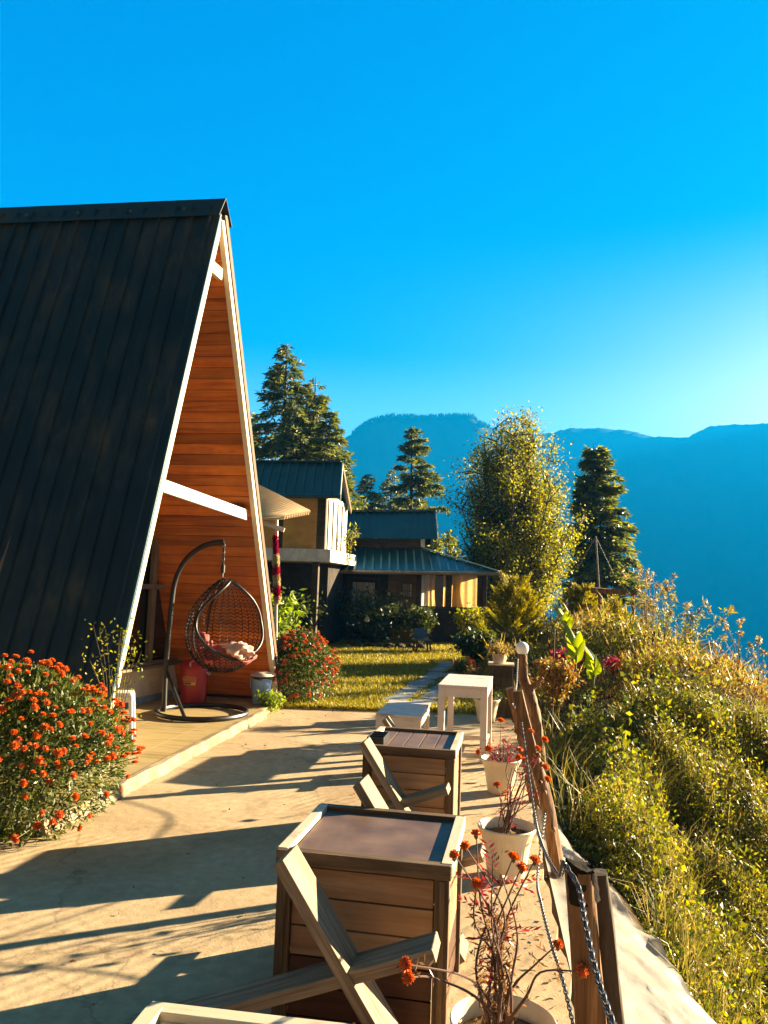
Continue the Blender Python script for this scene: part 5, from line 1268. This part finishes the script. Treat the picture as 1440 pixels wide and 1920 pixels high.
q = bz(1092, 1185, 17); thuja(q, A(1092, 1092, 17).z - q.z, .62, 'golden conifer shrub in front of the leaning metal pole', 2)
q = bz(1150, 1180, 17.5); thuja(q, A(1150, 1118, 17.5).z - q.z, .38, 'slim dark-sided conifer shrub under the timber crossbeam', 3, 3500)
# shrubs by the house
def shrub(name, base, rad, H, label, seed, n, mat, lsize=.07, cat='shrub', wd=.5, group=None):
    base = Vector(base); t = empty(name, base, label, cat, group); rg = np.random.default_rng(seed); b = MB(); ends = []
    for i in range(14):
        a = rg.uniform(0, 6.28); q = rg.uniform(.2, 1); e = base + Vector((rad * q * math.cos(a), rad * q * math.sin(a), H * (1 - .45 * q * rg.random()))); Q = catmull([base, base.lerp(e, .5) + Vector((0, 0, H * .15)), e], 5)
        b.tube(Q, list(np.linspace(min(.012, .014 * rad), .002, len(Q))), 5, False); ends += [(Q[i_], Q[i_ + 1]) for i_ in range(2, len(Q) - 1)] + [(Q[-2], Q[-1])] * 2
    b.build('stems', M['bark'], t); idx = rg.integers(len(ends), size=n); s = np.array([e[0] for e in ends])[idx]; e = np.array([e[1] for e in ends])[idx]
    P = s + (e - s) * rg.random((n, 1)) + rg.normal(size=(n, 3)) * rad * .17; P[:, 2] = np.maximum(P[:, 2], base.z + .02); D = rg.normal(size=(n, 3)) + np.array([0, 0, .2])
    leaves('foliage', P, D, rg.uniform(.6, 1.2, n) * lsize, rg.uniform(.7, 1.2, n) * lsize * wd, M[mat], t, seed); return t
rs = shrub('rose_bush', (-.15, 19.9, .1), .95, 1.15, 'dark rose bush with one white bloom before the stone house door', 31, 5200, 'rose_leaf', .11)
rg = np.random.default_rng(4)
put_flower(rs, A(688, 1162, 19.1), .07, (0, -1, .4), rg, [flower_mesh('flower_head', 1, 80, M['white_flower'])])
shrub('rose_bush', (1.0, 19.6, .1), .42, .95, 'leafy green bush at the right end of the stone bed edging', 32, 1800, 'leaf_hill_dark', .10)
shrub('leafy_plant', (-1.75, 14.0, 0), .45, 1.35, 'upright plant with fresh green leaves behind the marigolds beside the A-frame', 33, 520, 'green_fresh', .16, 'plant', .38)
shrub('dark_shrub', (-2.3, 18.2, 0), .8, 1.2, 'dark shrub in the shade under the two-storey house', 34, 2500, 'rose_leaf', .12)
shrub('ledge_weed', A(652, 1065, 19.5), .35, 1.0, 'thin weed sprouting between the two houses at the roof edge', 35, 140, 'leaf_hill', .13, 'plant', .3)
shrub('leafy_bush', (2.35, 18.8, .25), .55, .8, 'yellow green bush at the right corner of the stone house', 36, 2200, 'leaf_hill', .10)
shrub('leafy_bush', (1.75, 14.6, .15), .4, .62, 'leafy bush behind the purple grey pot', 37, 1500, 'leaf_hill_dark', .10)
shrub('weed_clump', (-1.32, 9.75, .0), .20, .22, 'bright green weed clump at the end of the porch kerb', 38, 500, 'green_fresh', .06, 'plant')
shrub('climbing_weed', (-2.05, 6.15, .08), .34, 1.18, 'spindly weed with pale leaves climbing beside the left foot of the gable', 39, 260, 'leaf_hill', .038, 'plant')
# stones edging the bed
for i in range(7):
    q = Vector((-.55 + .26 * i, 18.9 + .04 * math.sin(i * 2.1), .16)); o = lump(q, (.13, .09, .09), 50 + i, 12, 8, .25).build('edging_stone', M['stone'], None, 50, base=q)
    tag(o, 'dark stone in the row edging the flower bed before the house', 'stone', 'stones edging the flower bed')
# folding chair on the lawn
q = A(788, 1229, 18.3); q.z = .13; fc = empty('garden_chair', q, 'small blue and brown plastic chair standing on the lawn before the stone house', 'chair', None, R_(10))
b = MB(); b.hexa([(-.17, -.02, .30), (.17, -.02, .30), (.17, .01, .30), (-.17, .01, .30), (-.15, .06, .52), (.15, .06, .52), (.15, .09, .52), (-.15, .09, .52)]); b.build('backrest', M['bluechair'], fc, None, .02, world=False)
MB().box((0, -.15, .27), (.36, .34, .035)).build('seat', M['bluechair'], fc, None, .01, world=False)
for sx_ in (-1, 1):
    for sy_ in (-.28, .0): plank('leg', (sx_ * .17, sy_ - .02 * (sy_ < -.1), 0), (sx_ * .155, sy_, .255), .035, .035, M['barge'], fc, up=(1, 0, 0), world=False)
    plank('armrest', (sx_ * .19, -.3, .38), (sx_ * .19, .04, .38), .035, .02, M['barge'], fc, world=False)
# timber crossbeam, pole and wires in the garden
q0 = A(1108, 1106, 15); q1 = A(1192, 1112, 15); gfm = empty('timber_frame', Vector(((q0.x + q1.x) / 2, 15, gz(4.5, 15))), 'rough timber crossbeam on posts standing in the garden by the drop', 'frame')
log_mb([q0, q1], [.055, .05], 3, 8).build('beam', M['log'], gfm, 45)
for px in (1124, 1187):
    p = A(px, 1112, 15); log_mb([(p.x, 15.0, gz(p.x, 15) - .1), (p.x, 15.0, p.z - .03)], [.035, .03], px, 8).build('post', M['log'], gfm, 45)
p0 = bz(1130, 1190, 15.6); p1 = A(1117, 1005, 15.6); mp = empty('metal_pole', p0, 'thin leaning metal pole with stay wires in front of the shaggy cedar', 'pole')
MB().tube([p0 - Vector((0, 0, .1)), p1], [.022, .016], 8).build('shaft', M['gutter'], mp, 40)
for e in (A(1085, 1062, 16.5), A(1150, 1075, 15.2)): MB().tube([p1 - Vector((0, 0, .02)), e], .006, 5).build('stay_wire', M['gutter'], mp)
def stick(px, py0, py1, D, label, r=.012, mat='stem_dry', name='garden_stick', dxp=0):
    a = A(px, py1, D); z = min(gz(a.x, D), a.z); e = A(px + dxp, py0, D); t = empty(name, (a.x, D, z), label, 'stick', 'sticks in the garden'); log_mb([(a.x, D, z - .1), e], [r, r * .7], px, 6).build('shaft', M[mat], t, 45)
stick(1034, 1180, 1340, 9.0, 'thin bare garden stick just right of the globe lamp', .010, 'weed_stick' if 'weed_stick' in M else 'barge', dxp=6)
stick(1226, 1185, 1240, 12.5, 'short dark wooden stake half buried in dry weeds', .035, 'bark')
stick(1237, 1185, 1230, 12.6, 'second short dark stake close beside the first in the dry weeds', .035, 'bark')
# canna plants
def canna(base, H, label, seed):
    base = Vector(base); t = empty('canna_plant', base, label, 'plant', 'canna plants in the garden bed'); rg = np.random.default_rng(seed)
    MB().tube([base - Vector((0, 0, .05)), base + Vector((.03, 0, H * .8))], [.014, .008], 6).build('stem', M['stem_green'], t)
    for i in range(7):
        f = .15 + .1 * i; a = rg.uniform(0, 6.28); s = base + Vector((.02 * f, 0, H * f * .85)); d = Vector((math.cos(a) * .45, math.sin(a) * .45, 1)).normalized(); sd_ = d.cross(Vector((math.cos(a), math.sin(a), 0))).normalized(); L_ = H * rg.uniform(.42, .6); nrm_ = sd_.cross(d)
        b = MB(); k = 8
        for j in range(k + 1):
            u = j / k; w_ = .065 * math.sin(math.pi * u ** .8) + .002; c = s + d * L_ * u + Vector((math.cos(a), math.sin(a), -.3)) * L_ * .18 * u * u
            b.v += [c - sd_ * w_ + nrm_ * w_ * .5, c, c + sd_ * w_ + nrm_ * w_ * .5]
        for j in range(k):
            for m_ in (0, 1): q_ = j * 3 + m_; b.f.append((q_, q_ + 1, q_ + 4, q_ + 3))
        b.build('leaf', M['canna'], t, 80)
for px, py, D, H, sd_, lab in ((1078, 1262, 10.2, .56, 1, 'tall canna plant with pointed bright green leaves, left of the two'), (1112, 1282, 10.0, .46, 2, 'lower canna plant with broad bright leaves, right of the two'), (1058, 1200, 13.0, .6, 3, 'canna plant farther back among the golden conifer shrubs')):
    p = A(px, py, D); p.z = min(p.z, 2); canna(p, H, lab, sd_)
shrub('amaranth_plant', A(1062, 1268, 11), .20, .36, 'magenta plumed amaranth plant left of the cannas', 41, 900, 'magenta', .06, 'plant')
shrub('red_flowers', A(1150, 1268, 11.2), .16, .26, 'small red flowering plant right of the cannas', 42, 260, 'garland_red', .05, 'plant')
shrub('orange_bush', A(1045, 1325, 9.0), .28, .48, 'orange and yellow autumn bush behind the globe lamp post', 43, 1500, 'weed_rust', .06)
# ================================================================== THE OVERGROWN SLOPE (nobody could count it)
def slope_pts(n, x0, x1, y0, y1, rg, near=1.0):
    u = rg.random(n) ** near; Y = y0 + (y1 - y0) * u; X = rg.uniform(x0, x1, n); return X, Y
def cover(name, n, reg, hfun, lsize, mat, seed, wd=.45, up=.4, near=1.0, mask=None, depth=.6):
    rg = np.random.default_rng(seed); X, Y = slope_pts(n, *reg, rg, near); h = hfun(X, Y) * (1 + .25 * rg.normal(size=n).clip(-1, 2)); k = h > .02
    if mask is not None: k &= mask(X, Y, rg)
    X, Y, h = X[k], Y[k], h[k]; m = len(X); z = terrain(X, Y) + h * (1 - depth * rg.random(m) ** 1.6)
    dist = np.sqrt(X ** 2 + Y ** 2); L_ = lsize * rg.uniform(.5, 1.25, m) * (.65 + .05 * dist)
    D = rg.normal(size=(m, 3)) + np.array([0, 0, up]); P = np.stack([X, Y, z], 1); return struct(leaves(name, P, D, L_, L_ * wd, M[mat], None, seed), 'stuff')
def h_near(X, Y):
    s = X - edgeX(Y); base = sstep(.62 - .4 * sstep(5.2, 6.2, Y), 1.25 - .4 * sstep(5.2, 6.2, Y), s) * (1 - sstep(8.6, 9.6, Y)); lum = .52 + .62 * vnoise(X * 2.2, Y * 2.2, 51) + .40 * vnoise(X * 7, Y * 7, 52)
    return np.clip(base * lum * .95, 0, 2) * (.55 + .45 * sstep(3.5, 6, Y))
def h_far(X, Y):
    return sstep(9.2, 10.4, Y) * sstep(1.55, 2.2, X) * np.clip(.32 + .34 * vnoise(X * 2.0, Y * 2.0, 53) + .20 * vnoise(X * 5, Y * 5, 54), .03, 1)
cover('undergrowth', 230000, (1.2, 5.4, 3.0, 9.6), h_near, .034, 'leaf_hill', 61, .5, .5, .9, lambda X, Y, r: vnoise(X * 1.3, Y * 1.3, 91, 3) > r.uniform(-.7, .25, len(X)))
cover('broad_undergrowth', 36000, (1.2, 5.4, 3.0, 9.6), lambda X, Y: h_near(X, Y) * 1.15, .066, 'leaf_hill_mid', 92, .6, .4, .9, lambda X, Y, r: vnoise(X * 1.3, Y * 1.3, 91, 3) < r.uniform(-.35, .35, len(X)))
cover('brown_undergrowth', 26000, (1.2, 5.4, 3.0, 9.6), lambda X, Y: h_near(X, Y) * 1.05, .045, 'weed_rust', 93, .35, .6, .9, lambda X, Y, r: vnoise(X * 1.1 + 4, Y * 1.1, 94, 3) > r.uniform(.15, .6, len(X)))
cover('mixed_undergrowth', 45000, (1.2, 5.4, 3.0, 9.6), h_near, .060, 'weed_dry', 60, .14, .9, .9)
cover('shaded_undergrowth', 60000, (1.0, 6.5, 2.2, 9.6), lambda X, Y: h_near(X, Y) * .72 + .05 * sstep(.9, 1.1, X - edgeX(Y) + .9 * sstep(5.4, 6, Y)), .055, 'leaf_hill_dark', 62, .5, .3, .8)  # darker leaves: shade of the lower layer is put into their colour
cover('garden_cover', 70000, (1.6, 8.5, 9.2, 17), h_far, .055, 'leaf_hill', 63, .4, .5, 1, lambda X, Y, r: vnoise(X * 1.2, Y * 1.2, 71) > r.uniform(-.5, .5, len(X)))
cover('rusty_garden_cover', 42000, (1.6, 8.5, 9.2, 17), h_far, .055, 'weed_rust', 64, .35, .6, 1, lambda X, Y, r: vnoise(X * 1.2, Y * 1.2, 71) < r.uniform(-.5, .5, len(X)))
cover('dry_weed_cover', 20000, (1.5, 8.5, 8.8, 17), h_far, .075, 'weed_dry', 65, .16, 1.2, 1)
cover('hill_cover', 26000, (4.6, 16, 15, 30), lambda X, Y: .35 + .25 * vnoise(X, Y, 55), .10, 'leaf_hill', 66, .45, .5, 1)
cover('broad_weeds', 2600, (1.3, 5.4, 3.2, 9.6), lambda X, Y: h_near(X, Y) * 1.12, .062, 'leaf_hill', 74, .55, .7, .9, None, .3)
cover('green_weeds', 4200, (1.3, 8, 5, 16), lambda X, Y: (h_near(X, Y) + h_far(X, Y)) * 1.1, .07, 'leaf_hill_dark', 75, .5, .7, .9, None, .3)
rg = np.random.default_rng(67)
k = 150; cxs = rg.uniform(1.5, 4.6, k); cys = 3.6 + 5.6 * rg.random(k); ok = (cxs - edgeX(cys)) > .75; cxs, cys = cxs[ok], cys[ok]; k = len(cxs)
X = np.repeat(cxs, 46) + rg.normal(size=k * 46) * .05; Y = np.repeat(cys, 46) + rg.normal(size=k * 46) * .05
struct(blades('grass_tufts', np.stack([X, Y, terrain(X, Y) + h_near(X, Y) * .55], 1), rg.uniform(.18, .62, len(X)), rg.uniform(.004, .009, len(X)), M['grass_long'], None, 95, 1.1), 'stuff')
def grass_patch(name, n, reg, cond, H, Wd, mat, seed, lean, dirn=None, zoff=None):
    rg = np.random.default_rng(seed); X, Y = slope_pts(n, *reg, rg, .9); k = cond(X, Y, rg); X, Y = X[k], Y[k]; z = terrain(X, Y) + (zoff(X, Y) if zoff else 0)
    return struct(blades(name, np.stack([X, Y, z], 1), rg.uniform(*H, len(X)), rg.uniform(*Wd, len(X)), M[mat], None, seed, lean, dirn), 'stuff')
sE = lambda X, Y: X - edgeX(Y)
grass_patch('long_grass', 2600, (.9, 3.6, 3.4, 9.4), lambda X, Y, r: (sE(X, Y) > .22) & (sE(X, Y) < 1.0) & (Y > 5.9) | (r.random(len(X)) < .25) & (sE(X, Y) > .75), (.35, .75), (.006, .012), 'grass_long', 68, 1.0, None)
grass_patch('tall_grass', 15000, (1.5, 5.0, 4.0, 9.4), lambda X, Y, r: sE(X, Y) > .8, (.12, .34), (.005, .010), 'grass_long', 69, .9, None, lambda X, Y: h_near(X, Y) * .8)
grass_patch('dry_grass', 9000, (.9, 3.4, 2.0, 5.2), lambda X, Y, r: (sE(X, Y) > .80 + .2 * r.random(len(X))) & (sE(X, Y) < 1.7), (.08, .30), (.004, .009), 'weed_dry', 70, 1.2)
cover('dry_edge_weeds', 16000, (1.3, 3.0, 2.0, 5.4), lambda X, Y: sstep(.75, .95, sE(X, Y)) * (1 - sstep(1.0, 1.7, sE(X, Y))) * (.22 + .12 * vnoise(X * 4, Y * 4, 57)), .045, 'weed_rust', 72, .3, .6, .8)
cover('dry_stalks', 6000, (1.8, 7.5, 9.6, 16.5), h_far, .20, 'weed_dry', 73, .05, 1.6, 1)
# tall weeds and seed heads along the skyline
def weed(px0, py0, D, px1, py1, label, seed, name='tall_weed', n=9, spread=.22, leafm='leaf_hill', nleaf=10, heads=True, lsz=.09, cat='weed', grp='tall weeds along the skyline', wid=.22):
    b0 = A(px0, py0, D); b0.z = min(b0.z, gz(b0.x, D) + .3); tip = A(px1, py1, D); rg = np.random.default_rng(seed); tips = []
    for i in range(n): tips.append((tip + Vector((rg.normal() * spread, rg.normal() * spread, -abs(rg.normal()) * .28 * (tip - b0).length)), 0))
    t = spray(name, b0, tips, label, cat, seed, leafm, nleaf, 'barge', group=grp, bow=.05, lsz=lsz, r0=.007, wid=wid)
    if heads:
        P = []
        for q, _ in tips:
            for _k in range(26): P.append(np.array(q) + rg.normal(size=3) * .018)
        P = np.array(P); struct(leaves('seed_heads', P, rg.normal(size=P.shape), .05, .02, M['weed_dry'], t, seed), 'stuff')
    return t
weed(1215, 1150, 14, 1212, 1065, 'feathery silvery weed tuft right above the timber crossbeam end', 1, n=13, spread=.2, nleaf=9, leafm='weed_dry')
weed(1245, 1160, 13.6, 1250, 1088, 'feathery pale weed tuft on the skyline beside the silvery one', 2, n=11, spread=.2, nleaf=10)
weed(1285, 1200, 13, 1300, 1128, 'bushy weed tuft halfway down the skyline', 3, n=12, spread=.2, nleaf=12)
weed(1345, 1240, 11.5, 1338, 1172, 'thin weed with pale seed heads, leftmost of those over blue air', 4, n=5, spread=.13, nleaf=3, lsz=.06)
weed(1385, 1250, 11, 1392, 1160, 'tallest thin weed with yellow seed heads against the blue valley', 5, n=6, spread=.16, nleaf=3, lsz=.06)
weed(1420, 1265, 11, 1424, 1195, 'thin weed with round pale heads nearest the right edge', 6, n=5, spread=.12, nleaf=3, lsz=.06)
# bare shrub on the slope
def bare_shrub(base, H, label, seed):
    base = Vector(base); t = empty('bare_shrub', base, label, 'shrub'); rg = np.random.default_rng(seed); b = MB()
    def grow(p, d, L_, r, lev):
        d = d.normalized(); q = p + d * L_ + Vector((rg.normal() * .06, rg.normal() * .06, .02)) * L_; mid = p.lerp(q, .5) + Vector(rg.normal(size=3) * .04 * L_); b.tube([p, mid, q], [r, r * .85, r * .65], 5, False)
        if lev == 0: return
        for i in range(3 if lev > 1 else 4):
            v = Vector(rg.normal(size=3)); grow(p.lerp(q, rg.uniform(.45, 1)), d + v * .55 + Vector((0, 0, .1)), L_ * rg.uniform(.55, .85), r * .58, lev - 1)
    grow(base, Vector((.15, 0, 1)), H * .36, .022, 4); grow(base, Vector((-.3, .1, 1)), H * .3, .016, 3); b.build('branches', M['bark'], t); return t
p = A(1378, 1430, 9.2); p.z = min(p.z, gz(p.x, 9.2)) + .02
bare_shrub(p, A(1385, 1230, 9.2).z - p.z, 'bare dark-branched shrub on the slope near the right edge', 5)
p = A(1290, 1350, 9.6); p.z = gz(p.x, 9.6)
#@@
# fallen leaves and grit on the terrace
rg = np.random.default_rng(81); n = 260
Y = rg.uniform(2.2, 9.9, n); X = np.where(rg.random(n) < .6, edgeX(Y) - np.abs(rg.normal(size=n)) * .16 - .03, rg.uniform(-1.3, .9, n))
struct(leaves('fallen_leaves', np.stack([X, Y, np.full(n, .006)], 1), np.stack([rg.normal(size=n), rg.normal(size=n), np.full(n, .12)], 1), rg.uniform(.012, .04, n), rg.uniform(.006, .016, n), M['leaf_dry'], None, 81), 'stuff')
n = 700; Y = rg.uniform(1.5, 10, n); X = np.where(rg.random(n) < .75, edgeX(Y) - np.abs(rg.normal(size=n)) * .10, rg.uniform(-2.0, .9, n)); r = rg.uniform(.0012, .004, n)
oc = np.array([(1, 0, 0), (0, 1, 0), (-1, 0, 0), (0, -1, 0), (0, 0, 1)]); V = (np.stack([X, Y, np.full(n, .001)], 1)[:, None] + oc[None] * r[:, None, None] * rg.uniform(.6, 1.3, (n, 5, 1))).reshape(-1, 3)
i = np.arange(n)[:, None] * 5; Fq = np.concatenate([i + np.array([[0, 1, 4]]), i + np.array([[1, 2, 4]]), i + np.array([[2, 3, 4]]), i + np.array([[3, 0, 4]])], 1).reshape(-1, 3)
struct(mesh_np('grit', V, Fq, M['kerb']), 'stuff')
